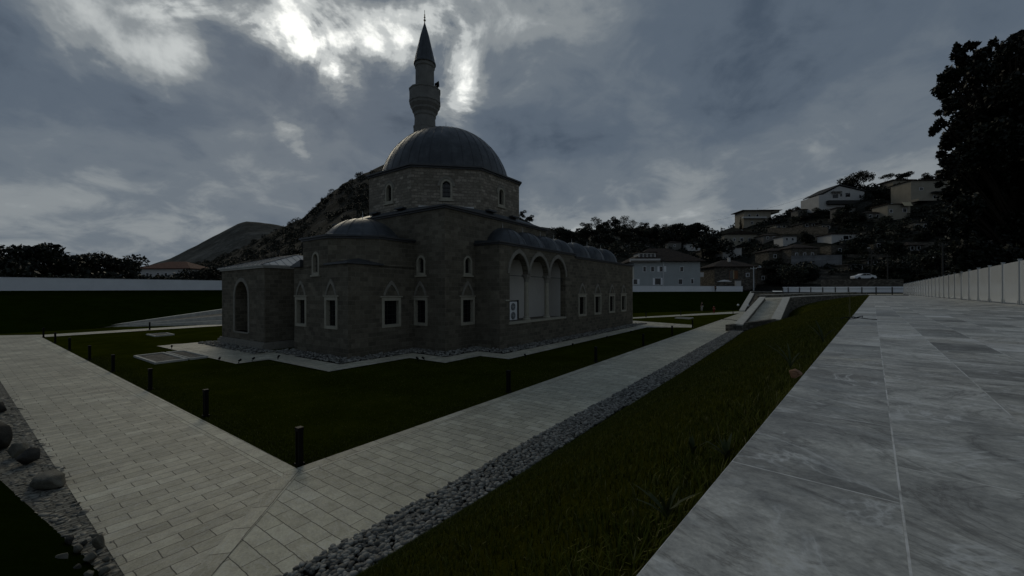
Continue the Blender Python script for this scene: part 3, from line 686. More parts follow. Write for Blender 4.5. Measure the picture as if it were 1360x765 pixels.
# portico wing
bm = bmesh.new(); box(bm, 15.65, 25.76, 6.83, 9.6, -.1, 6.55); wall = part('portico_wall', bm, 'ashlar'); cut = bmesh.new()
LX = P_R.o[0]
A0_, A1_, ZS, ZP = 16.71-LX, 24.18-LX, 1.62, 4.74
fbox(cut, P_R, A0_, A1_, ZS, ZP, -1.95, .3)            # open gallery behind the columns
boolean(wall, cut)
bays = [(16.71, 18.82), (19.10, 21.52), (21.80, 24.18)]
cut = bmesh.new()
for a, b in bays: fpoly(cut, P_R, pointed((a+b)/2-LX, b-a, ZP-.02, 1.36, 9), -.42, .3)
boolean(wall, cut)
cut = bmesh.new(); fbox(cut, P_R, A0_+.01, A1_-.01, ZP-.05, 5.95, -1.94, -.42); boolean(wall, cut)
for a, b in bays:
    c = (a+b)/2-LX; bm = bmesh.new(); fstrip(bm, P_R, pointed(c, b-a+.02, ZP, 1.38, 9), pointed(c, b-a+.42, ZP, 1.66, 9), -.04, .05); part('arch_moulding', bm, 'carved_stone')
for cu in (18.96, 21.66):
    cx, cy = cu, 6.83+.22; bm = bmesh.new()
    lathe(bm, [(.27, ZS-.02), (.27, ZS+.12), (.21, ZS+.17), (.22, ZS+.24), (.165, ZS+.27), (.16, ZS+1.2), (.145, 4.22)], cx, cy, 18); c = part('column', bm, 'frame_stone', smooth=False)
    bm = bmesh.new(); lathe(bm, [(.15, 4.22), (.18, 4.25), (.15, 4.29), (.17, 4.42), (.24, 4.56), (.26, 4.60)], cx, cy, 16); box(bm, cx-.25, cx+.25, cy-.21, cy+.22, 4.60, 4.75); part('capital', bm, 'carved_stone', c)
# plaster lining, tie rod, sill, window in the left bay
bm = bmesh.new(); fbox(bm, P_R, A0_+.02, A1_-.02, ZS, 4.62, -1.94, -1.90); fbox(bm, P_R, A1_-.05, A1_-.012, ZS, 5.93, -1.899, -.45); fbox(bm, P_R, A0_+.012, A0_+.05, ZS, 4.62, -1.9, -.45); fbox(bm, P_R, A0_+.02, A1_-.02, 4.622, 5.93, -1.93, -1.90); part('plaster_lining', bm, 'plaster')
bm = bmesh.new(); fbox(bm, P_R, A0_-.12, A0_+2.35, ZS-.14, ZS+.004, -.4, .07); fbox(bm, P_R, A0_+2.36, A1_+.02, ZS-.13, ZS+.004, -.4, .05); part('parapet_sill', bm, 'frame_stone')
bm = bmesh.new(); tube(bm, [P_R.p(A0_, 4.63, -.25), P_R.p(A1_, 4.63, -.25)], .022, 6); tube(bm, [P_R.p(A1_-.2, 4.60, -.25), P_R.p(A1_-.2, 4.45, -.25), P_R.p(A1_, 4.40, -.25)], .04, 6); part('tie_rod', bm, 'iron')
bm = bmesh.new(); fbox(bm, P_R, A0_+.35, A0_+3.6, 1.63, 2.95, -1.89, -1.86); part('gallery_window', bm, 'dark_glass')
for a in (.35, 1.95, 3.55):
    bm = bmesh.new(); fbox(bm, P_R, A0_+a, A0_+a+.06, 1.63, 2.98, -1.86, -1.80); part('mullion', bm, 'iron')
bm = bmesh.new(); fbox(bm, P_R, .55, 1.05, 2.98, 3.07, 0, .09)
part('string_course', bm, 'frame_stone')
bm = bmesh.new(); box(bm, 25.76, 39.75, 6.83, 12., -.1, 6.38); wall = part('wing_wall', bm, 'ashlar'); cut = bmesh.new()
for c in (27.15, 30.33, 33.73, 36.92): rectcut(cut, P_R, window(P_R, c-LX, 1.5, 1.5, 3.3, grille=True))
boolean(wall, cut)
cornice([(15.65, 6.83), (25.76, 6.83), (25.76, 9.7), (15.65, 9.7)], 6.70, .08, .16, 'eave'); cornice([(25.95, 6.83), (39.75, 6.83), (39.75, 12.), (25.95, 12.)], 6.50, .08, .17, 'eave')
bm = bmesh.new(); prism(bm, [(15.6, 6.78), (25.8, 6.78), (25.8, 9.7), (15.6, 9.7)], 6.702, [6.72, 6.72, 6.95, 6.95]); part('flat_roof', bm, 'lead')
bm = bmesh.new(); prism(bm, [(25.97, 6.78), (39.8, 6.78), (39.8, 12.), (25.97, 12.)], 6.502, [6.52, 6.52, 6.75, 6.75]); part('flat_roof', bm, 'lead')
for u in (17.95, 20.45, 22.95, 25.1): dome(u+.55, 8.72, 1.72, 6.74, 1.28, n=16, ribs=16, fin=.34, m_=9)
for u in (29.2, 32.45, 35.75): dome(u, 8.85, 1.72, 6.58, 1.5, n=16, ribs=16, fin=.34, m_=9)

# entrance porch
bm = bmesh.new(); box(bm, 7.5, 13.5, 19.25, 26.1, -.1, 5.22); wall = part('porch_wall', bm, 'ashlar'); cut = bmesh.new()
cc = 26.0-22.7; cutp = [(cc-1.05, .95)]+pointed(cc, 2.1, 3.25, 1.1, 9)+[(cc+1.05, .95)]
fpoly(cut, H_L, cutp, -2.6, .3); boolean(wall, cut)
bm = bmesh.new(); fstrip(bm, H_L, [(cc-1.06, .9)]+pointed(cc, 2.12, 3.25, 1.11, 9)+[(cc+1.06, .9)], [(cc-1.28, .9)]+pointed(cc, 2.56, 3.25, 1.36, 9)+[(cc+1.28, .9)], -.04, .045); part('arch_moulding', bm, 'carved_stone')
bm = bmesh.new(); fbox(bm, H_L, cc-1.12, cc+1.12, .84, .95, -.5, .05); part('niche_sill', bm, 'carved_stone')
bm = bmesh.new(); outp = [(7.28, 26.3), (7.28, 19.03), (13.5, 19.03), (13.5, 26.3)]; prism(bm, outp, -.1, .30)
prism(bm, [(7.38, 26.2), (7.38, 19.13), (13.4, 19.13), (13.4, 26.2)], .302, .42); part('plinth', bm, 'carved_stone')
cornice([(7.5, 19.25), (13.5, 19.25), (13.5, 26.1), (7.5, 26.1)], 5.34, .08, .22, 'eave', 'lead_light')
bm = bmesh.new(); e = [bm.verts.new(p) for p in [(7.24, 18.99, 5.345), (13.7, 18.99, 5.345), (13.7, 26.36, 5.345), (7.24, 26.36, 5.345)]]
r1, r2 = bm.verts.new((10.4, 20.9, 6.28)), bm.verts.new((10.4, 24.2, 6.28))
bm.faces.new((e[3], e[0], r1, r2)); bm.faces.new((e[0], e[1], r1)); bm.faces.new((e[1], e[2], r2, r1)); bm.faces.new((e[2], e[3], r2))
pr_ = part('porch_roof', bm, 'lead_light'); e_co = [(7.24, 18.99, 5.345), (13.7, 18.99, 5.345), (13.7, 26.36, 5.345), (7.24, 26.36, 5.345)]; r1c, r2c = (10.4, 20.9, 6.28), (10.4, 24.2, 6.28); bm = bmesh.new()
for i_ in range(0, 13):     # standing seams
    vv = 19.2+i_*.58
    t = 1.0 if 20.9 <= vv <= 24.2 else (vv-18.99)/(20.9-18.99) if vv < 20.9 else (26.36-vv)/(26.36-24.2)
    if t > .08: tube(bm, [(7.24, vv, 5.352), (7.24+3.16*t, vv, 5.352+.935*t)], .013, 4)
for i_ in range(1, 13):
    uu = 7.24+i_*.5; t = (uu-7.24)/3.16 if uu < 10.4 else (13.7-uu)/3.3
    if t > .05: tube(bm, [(uu, 18.99, 5.352), (uu, 18.99+1.91*t, 5.352+.935*t)], .013, 4)
for a, b in ((e_co[0], r1c), (e_co[1], r1c), (e_co[3], r2c), (r1c, r2c)): tube(bm, [a, b], .03, 5)
part('seams', bm, 'lead', pr_)
bm = bmesh.new(); box(bm, 11, 24.5, 17.3, 27, -.1, 4.6); part('rear_hall_wall', bm, 'ashlar')

# air conditioner in the gallery
ac = uvroot('air_conditioner', label='white air conditioner unit with two round fans in the left arch of the portico', cat='air conditioner')
bm = bmesh.new(); fbox(bm, P_R, A0_+1.02, A0_+2.0, 1.66, 2.9, -1.2, -.82); part('casing', bm, 'white_paint', ac)
for z in (1.96, 2.56):
    bm = bmesh.new(); p0 = P_R.p(A0_+1.51, z, -.80)
    for r in (.06, .12, .18, .245):
        pts = [p0+Vector((P_R.t[0]*r*math.cos(t), P_R.t[1]*r*math.cos(t), r*math.sin(t))) for t in np.linspace(0, 2*math.pi, 19)]; tube(bm, pts, .012, 4)
    for t in np.linspace(0, math.pi, 5)[:-1]:
        d = Vector((P_R.t[0]*math.cos(t), P_R.t[1]*math.cos(t), math.sin(t)))*.25; tube(bm, [p0-d, p0+d], .01, 4)
    g_ = part('fan_grille', bm, 'galvanised', ac)
    bm = bmesh.new(); k0 = [(A0_+1.51+.25*math.cos(t), z+.25*math.sin(t)) for t in np.linspace(0, 2*math.pi, 20)[:-1]]; fpoly(bm, P_R, k0, -.84, -.812); part('fan_disc', bm, 'black_metal', g_)

# ------------------------------------------------------------------ minaret
mu, mv = 22.0, 20.42
pm = uv2w(mu, mv); DM = pm.y
def mz(y): return W(564, y, DM).z
def mr(p): return p/F*DM
mn = empty('minaret', (pm.x, pm.y, 0), ROT, label='slender stone minaret with one balcony and a pointed lead spire', cat='minaret')
bm = bmesh.new(); lathe(bm, [(mr(15.6), 0), (mr(15.3), mz(172)), (mr(15.6), mz(171.8)), (mr(15.6), mz(169.5)), (mr(14.2), mz(169.3)), (mr(13.7), mz(157)), (mr(14.6), mz(155.5)), (mr(14.8), mz(152)), (mr(17.2), mz(148.5)), (mr(17.4), mz(146)), (mr(19.9), mz(142)), (mr(20.2), mz(139))], 0, 0, 12); obj('shaft', bm, 'minaret_stone', mn)
bm = bmesh.new(); lathe(bm, [(mr(20.2), mz(139)), (mr(20.9), mz(138.5)), (mr(20.9), mz(136)), (mr(20.4), mz(135.6)), (mr(20.4), mz(123)), (mr(21.), mz(122.7)), (mr(21.), mz(121)), (mr(19.2), mz(121)), (mr(19.2), mz(136)), (0, mz(136))], 0, 0, 12, cap=False); obj('balcony', bm, 'minaret_stone', mn)
bm = bmesh.new(); lathe(bm, [(mr(12.6), mz(137)), (mr(12.3), mz(92)), (mr(13.4), mz(90.5)), (mr(13.4), mz(87)), (mr(14.0), mz(86))], 0, 0, 12); obj('upper_shaft', bm, 'minaret_stone', mn)
bm = bmesh.new(); lathe(bm, [(mr(14.5), mz(86.5)), (mr(14.5), mz(85)), (mr(13.2), mz(82)), (mr(9.6), mz(66)), (mr(5.2), mz(47)), (mr(.7), mz(31))], 0, 0, 24)
for k_ in range(12): a = 2*math.pi*k_/12; tube(bm, [(mr(13.3)*math.cos(a), mr(13.3)*math.sin(a), mz(82)), (mr(5.2)*math.cos(a), mr(5.2)*math.sin(a), mz(47)), (mr(.8)*math.cos(a), mr(.8)*math.sin(a), mz(32))], .02, 4)
obj('spire', bm, 'lead', mn)
bm = bmesh.new(); lathe(bm, [(mr(.9), mz(31.5)), (mr(.5), mz(29)), (mr(1.7), mz(27)), (mr(.4), mz(25)), (mr(1.3), mz(23)), (mr(.4), mz(21.4)), (mr(1.0), mz(20)), (mr(.3), mz(18.8)), (mr(.3), mz(14)), (0, mz(13))], 0, 0, 10); obj('finial', bm, 'gilt', mn)
for az, r in ((R(8), .98), (R(200), .95)):
    pass
for dx, yy in ((14.5, 114), (13.2, 119), (-9.5, 118.5)):
    bm = bmesh.new(); p0 = Vector((mr(dx), -.25, 0)); lathe(bm, [(.10, 0), (.13, .10), (.30, .36), (.30, .37), (.12, .12), (0, .12)], 0, 0, 12, cap=False)
    bmesh.ops.transform(bm, matrix=Matrix.Rotation(R(90 if dx > 0 else -90), 4, 'Y') @ Matrix.Scale(.9, 4), verts=bm.verts)
    box(bm, -.05, .05, -.05, .05, -1.1, .05)
    ls = obj('loudspeaker', bm, 'black_metal', mn); ls.matrix_parent_inverse = Matrix.Rotation(-ROT, 4, 'Z'); ls.location = (mr(dx), -.3, mz(yy))

# ------------------------------------------------------------------ bollard lights
def make_bollard():
    r = empty('bollard_light')
    bm = bmesh.new(); box(bm, -.075, .075, -.075, .075, 0, .04); obj('base_plate', bm, 'black_metal', r)
    for s in (-1, 1):
        bm = bmesh.new(); box(bm, s*.05-.014, s*.05+.014, -.05, .05, .04, .70); obj('side_post', bm, 'black_metal', r)
    bm = bmesh.new(); box(bm, -.066, .066, -.06, .06, .70, .77); obj('cap', bm, 'black_metal', r)
    bm = bmesh.new(); lathe(bm, [(.02, .05), (.02, .69)], 0, 0, 12); obj('light_tube', bm, 'lamp_tube', r)
    return r
def copy_tree(o, parent=None):
    c = o.copy(); COL.objects.link(c); c.parent = parent
    for ch in list(o.children): copy_tree(ch, c)
    return c
bp = make_bollard(); GB = 'bollard lights along the lawn'
bl = [(.12, .12, 'black bollard light at the corner where the two paths meet'),
      (.22, 5.64, 'second bollard light from the corner along the left path'), (.24, 11.25, 'third bollard light from the corner along the left path'),
      (.26, 17.2, 'fourth bollard light from the corner along the left path'), (.30, 22.8, 'fifth bollard light from the corner along the left path'),
      (.34, 29.4, 'sixth bollard light from the corner along the left path'), (.38, 35.8, 'seventh bollard light from the corner along the left path'),
      (.42, 42.6, 'farthest bollard light of the left path, at the lawn tip'), (7.4, 44.0, 'bollard light in front of the fan of steps'),
      (7.42, .15, 'bollard light halfway along the lawn edge of the main path, nearest after the corner'), (14.9, .17, 'dark bollard light on the main path below the portico arches'),
      (22.5, .2, 'bollard light on the main path below the wing windows'), (30.2, .3, 'bollard light on the main path near the tip of the lawn'),
      (38.5, .45, 'bollard light at the crossing by the tip of the lawn'), (70., .75, 'small far bollard light at the tip of the farther lawn'),
      (60.5, 6.6, 'far bollard light beside the distant cross path, behind the standing people'), (53, 9.5, 'far bollard light beside the distant cross path, right of the mosque')]
for i_, (u, v_, lb) in enumerate(bl):
    b = bp if i_ == 0 else copy_tree(bp)
    b.location = uv2w(u, v_, 0); b.rotation_euler = (0, 0, ROT+(0 if v_ < 1 and u > 1 else math.pi/2)); tag(b, lb, 'bollard light', GB)
# small spotlights at the paving edge
sp0 = empty('ground_spotlight')
bm = bmesh.new(); box(bm, -.02, .02, -.02, .02, 0, .08); obj('stake', bm, 'black_metal', sp0)
bm = bmesh.new(); lathe(bm, [(.05, 0), (.06, .03), (.06, .16), (.05, .17)], 0, 0, 12); bmesh.ops.transform(bm, matrix=Matrix.Translation((0, 0, .13)) @ Matrix.Rotation(R(55), 4, 'X'), verts=bm.verts); obj('lamp_head', bm, 'black_metal', sp0)
spots = [((291, 479.5), 'small ground spotlight at the paving edge below the porch niche'), ((317, 482.5), 'small ground spotlight by the paving corner in front of the porch'), ((335, 480), 'small ground spotlight below the porch corner, right of the paving corner'), ((369, 477.5), 'small ground spotlight where porch paving meets the side room paving'),
         ((228, 463), 'small ground spotlight at the far left end of the porch paving'), ((555.5, 479.5), 'left one of the pair of boxy ground spotlights in front of the prayer hall'), ((563.5, 479), 'right one of the pair of boxy ground spotlights in front of the prayer hall'),
         ((698, 475), 'ground spotlight on the paving edge below the first portico arch'), ((760, 460), 'ground spotlight on the paving edge just right of the portico'), ((805, 450), 'ground spotlight on the paving edge below the middle wing windows'), ((837, 442.5), 'ground spotlight on the paving edge near the far end of the wing')]
for i_, ((x, y), lb) in enumerate(spots):
    b = sp0 if i_ == 0 else copy_tree(sp0); b.location = G(x, y, 0); b.rotation_euler = (0, 0, ROT+i_*.7); b.scale = (.85,)*3; tag(b, lb, 'spotlight', 'ground spotlights round the mosque')
# square gravel beds in the lawn
def bed(name, c, lb, z=.02):
    r = uvroot(name, label=lb, cat='planting bed'); n = len(c); cx = sum(p[0] for p in c)/n; cy = sum(p[1] for p in c)/n
    bm = bmesh.new(); inn = [(p[0]+(cx-p[0])*.16, p[1]+(cy-p[1])*.09) for p in c]
    for k_ in range(n):
        j_ = (k_+1) % n; prism(bm, [c[k_], c[j_], inn[j_], inn[k_]], -.05, .07)
    obj('kerb', bm, 'kerb_stone', r); bm = bmesh.new(); bm.faces.new([bm.verts.new((*p, .015)) for p in inn]); obj('gravel_fill', bm, 'rubble_wall', r)
bed('gravel_bed_frame', [(1.95, 18.2), (3.35, 18.4), (3.35, 22.6), (1.95, 22.3)], 'stone framed gravel rectangle in the lawn, nearer the path')
bed('gravel_bed_frame', [(3.45, 18.4), (4.3, 18.5), (4.3, 22.6), (3.45, 22.6)], 'narrower stone framed gravel rectangle beside the porch paving')
bed('gravel_bed_frame', [UVp(194, 444.5), UVp(206, 447), UVp(232, 444.8), UVp(222, 442.6)], 'small far gravel rectangle in the lawn in front of the steps')
bed('gravel_bed_frame', [UVp(896, 422.6), UVp(915, 423.8), UVp(921, 422.4), UVp(905, 421.6)], 'pale slab frame lying in the far lawn right of the mosque')

# ------------------------------------------------------------------ walls, fences, ramp
def wallrun(name, pts, h, th, mat, label, cat='wall', capm=None):
    r = empty(name, (pts[0].x, pts[0].y, pts[0].z), label=label, cat=cat); o0 = pts[0]
    bm = bmesh.new(); bc = bmesh.new()
    for a, b in zip(pts, pts[1:]):
        d = Vector((b.x-a.x, b.y-a.y, 0)).normalized(); n = Vector((-d.y, d.x, 0))*th/2
        for B, e, zz0, zz1 in ((bm, 1., -1.2, h), (bc, 1.25, h+.003, h+.06)):
            P_ = [a+n*e, b+n*e, b-n*e, a-n*e]; prism(B, [((p-o0).x, (p-o0).y) for p in P_], [(p-o0).z+zz0 for p in P_], [(p-o0).z+zz1 for p in P_])
    obj('wall_panel', bm, mat, r); obj('coping', bc, capm or mat, r); return r
wallrun('boundary_wall', [LW0, LW1, LW2, LW3], 1.62, .2, 'white_wall', 'long white boundary wall above the dark grass bank at the left')
wallrun('boundary_wall', [FW0, FW1, FW2], 1.25, .2, 'white_wall', 'white boundary wall in front of the pale blue house')
# panel fence along the right of the terrace
FA = G(1355, 404.8, TZ); FB = G(1200, 391.2, TZ); FDn = (FB-FA).normalized(); FD = (FB-FA).length; fh = 1.74
fen = empty('panel_fence', FA, math.atan2(FDn.y, FDn.x), label='tall fence of frosted white panels between posts along the terrace', cat='fence')
npost = 27
for k_ in range(-1, npost):
    x = k_*2.62
    bm = bmesh.new(); box(bm, x-.035, x+.035, -.045, .045, 0, fh+.03); box(bm, x-.055, x+.055, -.06, .06, fh+.03, fh+.06); obj('post', bm, 'galvanised', fen)
    if k_ < npost-1:
        bm = bmesh.new(); box(bm, x+.055, x+2.56, -.012, .012, .05, fh-.02); p_ = obj('panel', bm, 'frosted_panel', fen)
        bm = bmesh.new()
        for bx in (.25, 2.35): 
            box(bm, x+bx-.04, x+bx+.04, -.03, .03, 0.0, .16)
        obj('clamp', bm, 'galvanised', p_)
# added low white wall behind the fence, paling the lower half of the panels
nrm = Vector((FDn.y, -FDn.x, 0))
wallrun('panel_backing_wall', [FA-FDn*9+nrm*.9-Vector((0,0,.3)), FB+FDn*3+nrm*.9-Vector((0,0,.3))], .93, .2, 'white_wall', 'low white wall added behind the panel fence to brighten its lower half')
# far white railing
RA = W(1205, 389.0, 69); RB0 = W(1039.5, 388.2, 84)
rl = empty('white_railing', RA, label='white board railing with dark posts across the end of the terrace', cat='railing')
dR = (RB0-RA); n9 = 11
xs_ = [1205, 1184.6, 1163.2, 1144.3, 1126.3, 1109.1, 1092.4, 1076.6, 1061.5, 1046.6, 1039.5]
def rlp(px):    # point on the rail line at a photo column
    k = ray(px, 388)[0]; t = (k*RA.y-RA.x)/(dR.x-k*dR.y); return dR*t
P_ = [rlp(x) for x in xs_]; n_ = Vector((-dR.y, dR.x, 0)).normalized()
for a, b in zip(P_, P_[1:]):
    bm = bmesh.new()
    for z0, z1 in ((.06, .66), (.72, 1.10)):
        q = [a+n_*.02, b+n_*.02, b-n_*.02, a-n_*.02]; prism(bm, [(p.x, p.y) for p in q], [p.z+z0 for p in q], [p.z+z1 for p in q])
    obj('rail_panel', bm, 'white_paint', rl)
for a in P_[1:]:
    bm = bmesh.new(); prism(bm, [(a.x-.07, a.y-.12), (a.x+.07, a.y-.12), (a.x+.07, a.y-.0), (a.x-.07, a.y-.0)], -.3, a.z+1.0); obj('post', bm, 'iron', rl)
bm = bmesh.new(); q = [P_[0]-n_*.06, P_[-1]-n_*.06]; tube(bm, [p+Vector((0, -.08, .69)) for p in q], .03, 5); obj('rail', bm, 'iron', rl)

# ramp with parapets
ramp_root = empty('ramp', W(990, 430, 37), label='pale paved ramp between stone parapets leading up from the main path', cat='ramp')
def wpart(name, bm, mat, root, **k):
    c = obj(name, bm, mat, **k); c.parent = root; c.matrix_parent_inverse = Matrix.Translation(-root.location); return c
def capped(name, pts, th, zb, side, root):
    bm = bmesh.new(); wallseg(bm, [p-Vector((0, 0, .103)) for p in pts], th, zb, side); w_ = wpart(name, bm, 'rubble_wall', root)
    bm = bmesh.new()
    for a, b in zip(pts, pts[1:]):
        d = Vector((b.x-a.x, b.y-a.y, 0)).normalized(); n = Vector((-d.y, d.x, 0))*side
        q = [a-n*.05, b-n*.05, b+n*(th+.05), a+n*(th+.05)]; prism(bm, [(p.x, p.y) for p in q], [p.z-.1 for p in q], [p.z for p in q])
    wpart('coping', bm, 'kerb_stone', root)
def wallseg(bm, pts, th, zb, side=1):
    """pts world points on the near top edge; extruded back by th and down to zb"""
    for a, b in zip(pts, pts[1:]):
        d = Vector((b.x-a.x, b.y-a.y, 0)).normalized(); n = Vector((-d.y, d.x, 0))*th*side
        q = [a, b, b+n, a+n]; prism(bm, [(p.x, p.y) for p in q], zb, [p.z for p in q])
r00, r01, r10, r11 = W(986, 429.3, 36.8), W(1026, 424, 39.5), W(1017, 398.3, 55), W(1041, 397.4, 56.5)
bm = bmesh.new(); prism(bm, [(p.x, p.y) for p in (r00, r01, r11, r10)], 0, [p.z-e_ for p, e_ in zip((r00, r01, r11, r10), (.34, .34, .02, .02))]); wpart('ramp_slope', bm, 'paving', ramp_root)
bm = bmesh.new(); wallseg(bm, [W(969, 431.6, 36), W(1030.5, 423.7, 38.4)], .42, -.1); wpart('front_parapet', bm, 'rubble_wall', ramp_root)
capped('left_parapet', [W(975.5, 430.6, 36.4), W(1009.3, 394.2, 55)], .6, -.1, -1, ramp_root)
capped('right_parapet', [W(1024.5, 423.9, 39), W(1040.5, 394.6, 56)], .7, -.1, -1, ramp_root)
capped('side_parapet', [W(1045.6, 394.6, 56), W(1075, 392.8, 60), W(1110, 391.4, 65), W(1153, 390.6, 71)], .5, .5, 1, ramp_root)
wallrun('retaining_wall', [W(1008, 396, 64), W(1060, 393.5, 68), W(1150, 391.0, 76)], .45, .4, 'rubble_wall', 'low rubble wall behind the top of the ramp', capm='kerb_stone')
bm = bmesh.new(); q = [W(1017, 398.3, 55), W(1041, 397.4, 56.5), W(1153, 391.8, 72), W(1200, 391.5, 74), W(1200, 390, 84), W(1010, 391.4, 80)]
bm.faces.new([bm.verts.new(p) for p in q]); obj('upper_landing', bm, 'paving', kind='structure')
st = empty('stairs', G(990, 412.8), label='short flight of stone stairs beside a slanting parapet left of the ramp', cat='stairs')
bm = bmesh.new(); wallseg(bm, [W(981.5, 412.2, 72), W(996.8, 386.9, 92)], .9, -.2, -1); wpart('stair_parapet', bm, 'kerb_stone', st)
bm = bmesh.new()
a0, a1, b0, b1 = W(988.5, 412.5, 73), W(1000, 409.5, 70), W(1000, 389, 92), W(1030, 389.5, 84)
ns = 16
for k_ in range(ns):
    t0, t1 = k_/ns, (k_+1)/ns; q = [a0.lerp(b0, t0), a1.lerp(b1, t0), a1.lerp(b1, t1), a0.lerp(b0, t1)]; z = .1+(3.1)*(k_+1)/ns
    prism(bm, [(p.x, p.y) for p in q], -.1, z)
wpart('steps_flight', bm, 'rubble_wall', st)
wallrun('upper_wall', [W(998, 388.6, 90), W(1040, 388.9, 86), W(1112, 389.6, 80)], .22, .5, 'rubble_wall', 'grey stone wall running from the stairs towards the white railing', capm='kerb_stone')

# globe lamps by the stairs
gl0 = None
for (x, y, lb) in ((980.3, 412.5, 'white globe lamp on a short post left of the stair parapet'), (993.6, 413.5, 'white globe lamp on a short post between the two stair parapets')):
    p = G(x, y, 0); g_ = empty('globe_lamp', p, label=lb, cat='lamp', group='globe lamps by the stairs'); hh = 1.05
    bm = bmesh.new(); lathe(bm, [(.09, 0), (.09, .03), (.04, .05), (.04, hh-.2)], 0, 0, 10); obj('post', bm, 'black_metal', g_)
    bm = bmesh.new(); bmesh.ops.create_uvsphere(bm, u_segments=16, v_segments=10, radius=.2, matrix=Matrix.Translation((0, 0, hh))); obj('globe', bm, 'white_paint', g_, smooth=True)

# ------------------------------------------------------------------ terrain outside the garden
RP = [(-900,375,160),(-400,372,160),(0,374,170),(170,372,190),(215,362,300),(260,352,420),(290,345,480),(330,325,480),(372,304,470),(400,291,450),(430,264,430),(455,244,415),(490,228,400),(515,216,390),(560,203,380),(600,212,370),(650,250,350),(690,287,330),
      (715,301,320),(740,307,300),(780,309,280),(800,304,270),(850,303,265),(900,308,255),(950,310,240),(985,299,230),(1010,295,225),(1040,288,220),(1070,277,215),(1100,268,210),(1150,250,205),(1200,243,200),(1260,236,190),(1400,225,180),(2200,240,170)]
BP = [(-900,44,4.0),(0,54,4.2),(291,78,4.4),(520,96,4.3),(700,88,3.7),(840,96,4.0),(986,104,3.9),(1060,96,3.6),(1200,88,3.3),(1400,60,2.7),(2200,40,2.6)]
def lerp_tab(T, x, k):
    if x <= T[0][0]: return T[0][k]
    for a, b in zip(T, T[1:]):
        if x <= b[0]: t = (x-a[0])/(b[0]-a[0]); return a[k]+(b[k]-a[k])*t
    return T[-1][k]
def terr(px, D, rough=True):
    """height of the outer ground at column px and distance D"""
    ry, rd = lerp_tab(RP, px, 1), lerp_tab(RP, px, 2); bd, bz = lerp_tab(BP, px, 1), lerp_tab(BP, px, 2)
    zr = H+(HY+(680-px)*.0042-ry)/F*rd
    start = bd+(18 if px < 1000 else 8)
    if D <= start: return bz
    s = (D-start)/(rd-start)
    p = 1.25
    if s <= 1: z = bz+(zr-bz)*(s**p)
    else: z = zr-(zr-bz)*.35*min((s-1)*1.2, 1)
    if rough:
        x = (px-680)/F*D; am = min(s, 1)*min(1, (zr-bz)/40)
        z += am*(9*fbm(x, D, .018, 5)*min(1, abs(1-s)*3+.2)+3.2*fbm(x, D, .09, 4))
    return z
def hit(px, py, rough=False):
    """where the sight line of a pixel meets the hillside"""
    bd = lerp_tab(BP, px, 1)
    D = bd
    while D < 700:
        p = W(px, py, D)
        if p.z <= terr(px, D, rough): return D, p.z
        D += 1.
    D = lerp_tab(RP, px, 2); return D, terr(px, D, rough)
pxs = np.concatenate([np.linspace(-900, -50, 30), np.arange(-40, 1420, 5), np.linspace(1440, 2200, 25)]); nD = 90
V = np.zeros((len(pxs), nD, 3))
for i_, px in enumerate(pxs):
    bd = lerp_tab(BP, px, 1); rd = lerp_tab(RP, px, 2)
    for j_ in range(nD):
        t = j_/(nD-1); D = bd+(rd*1.25-bd)*t
        V[i_, j_] = ((px-680)/F*D, D, terr(px, D))
idx = np.arange(len(pxs)*nD).reshape(len(pxs), nD); Fc = np.stack([idx[:-1,:-1], idx[1:,:-1], idx[1:,1:], idx[:-1,1:]], -1).reshape(-1, 4)
npobj('hillside', V.reshape(-1, 3), Fc, 'hill', smooth=True, kind='structure')
# distant mountain
MP = [(120,380),(200,350),(225,342),(262,324),(296,306),(318,295),(328,293),(345,294),(372,298),(400,306),(460,330),(560,345),(700,352),(900,360)]
pxs = np.arange(100, 900, 6.); nD = 40; V = np.zeros((len(pxs), nD, 3))
for i_, px in enumerate(pxs):
    ry = lerp_tab(MP, px, 1)
    for j_ in range(nD):
        t = j_/(nD-1); D = 1300+1500*t; zr = max(2, (390-ry)/F*2300)
        s = min(t/.667, 1); z = zr*s**1.2 if t <= .667 else zr*(1-(t-.667)*.8)
        x = (px-680)/F*D; z += 26*fbm(x, D, .0022, 6)*s*(1-s)*2+5*fbm(x, D, .012, 4)*s
        V[i_, j_] = (x, D, z)
idx = np.arange(len(pxs)*nD).reshape(len(pxs), nD); Fc = np.stack([idx[:-1,:-1], idx[1:,:-1], idx[1:,1:], idx[:-1,1:]], -1).reshape(-1, 4)
npobj('far_mountain', V.reshape(-1, 3), Fc, 'far_hill', smooth=True, kind='structure')

# ------------------------------------------------------------------ trees
def leafcloud(centres, radii, n, size, flat=.8, seed=0):
    """many small leaf faces spread through several clump volumes"""
    r = np.random.default_rng(seed); C_ = np.array(centres); Rr = np.array(radii)
    w = Rr**2/np.sum(Rr**2); k = r.choice(len(C_), n, p=w)
    d = r.normal(size=(n, 3)); d /= np.linalg.norm(d, axis=1)[:, None]; rad = r.uniform(.25, 1, n)**.45*(1+.22*np.sin(d[:, 0]*5+k)*np.cos(d[:, 1]*6+2*k))
    P = C_[k]+d*(Rr[k]*rad)[:, None]*np.array([1, 1, flat])
    a = r.normal(size=(n, 3)); a /= np.linalg.norm(a, axis=1)[:, None]; b = np.cross(a, r.normal(size=(n, 3))); b /= np.linalg.norm(b, axis=1)[:, None]
    s = size*r.uniform(.55, 1.3, (n, 1)); w2 = s*r.uniform(.4, .7, (n, 1))
    V = np.stack([P-a*s, P+b*w2, P+a*s, P-b*w2], 1).reshape(-1, 3); Fc = np.arange(4*n).reshape(n, 4); return V, Fc
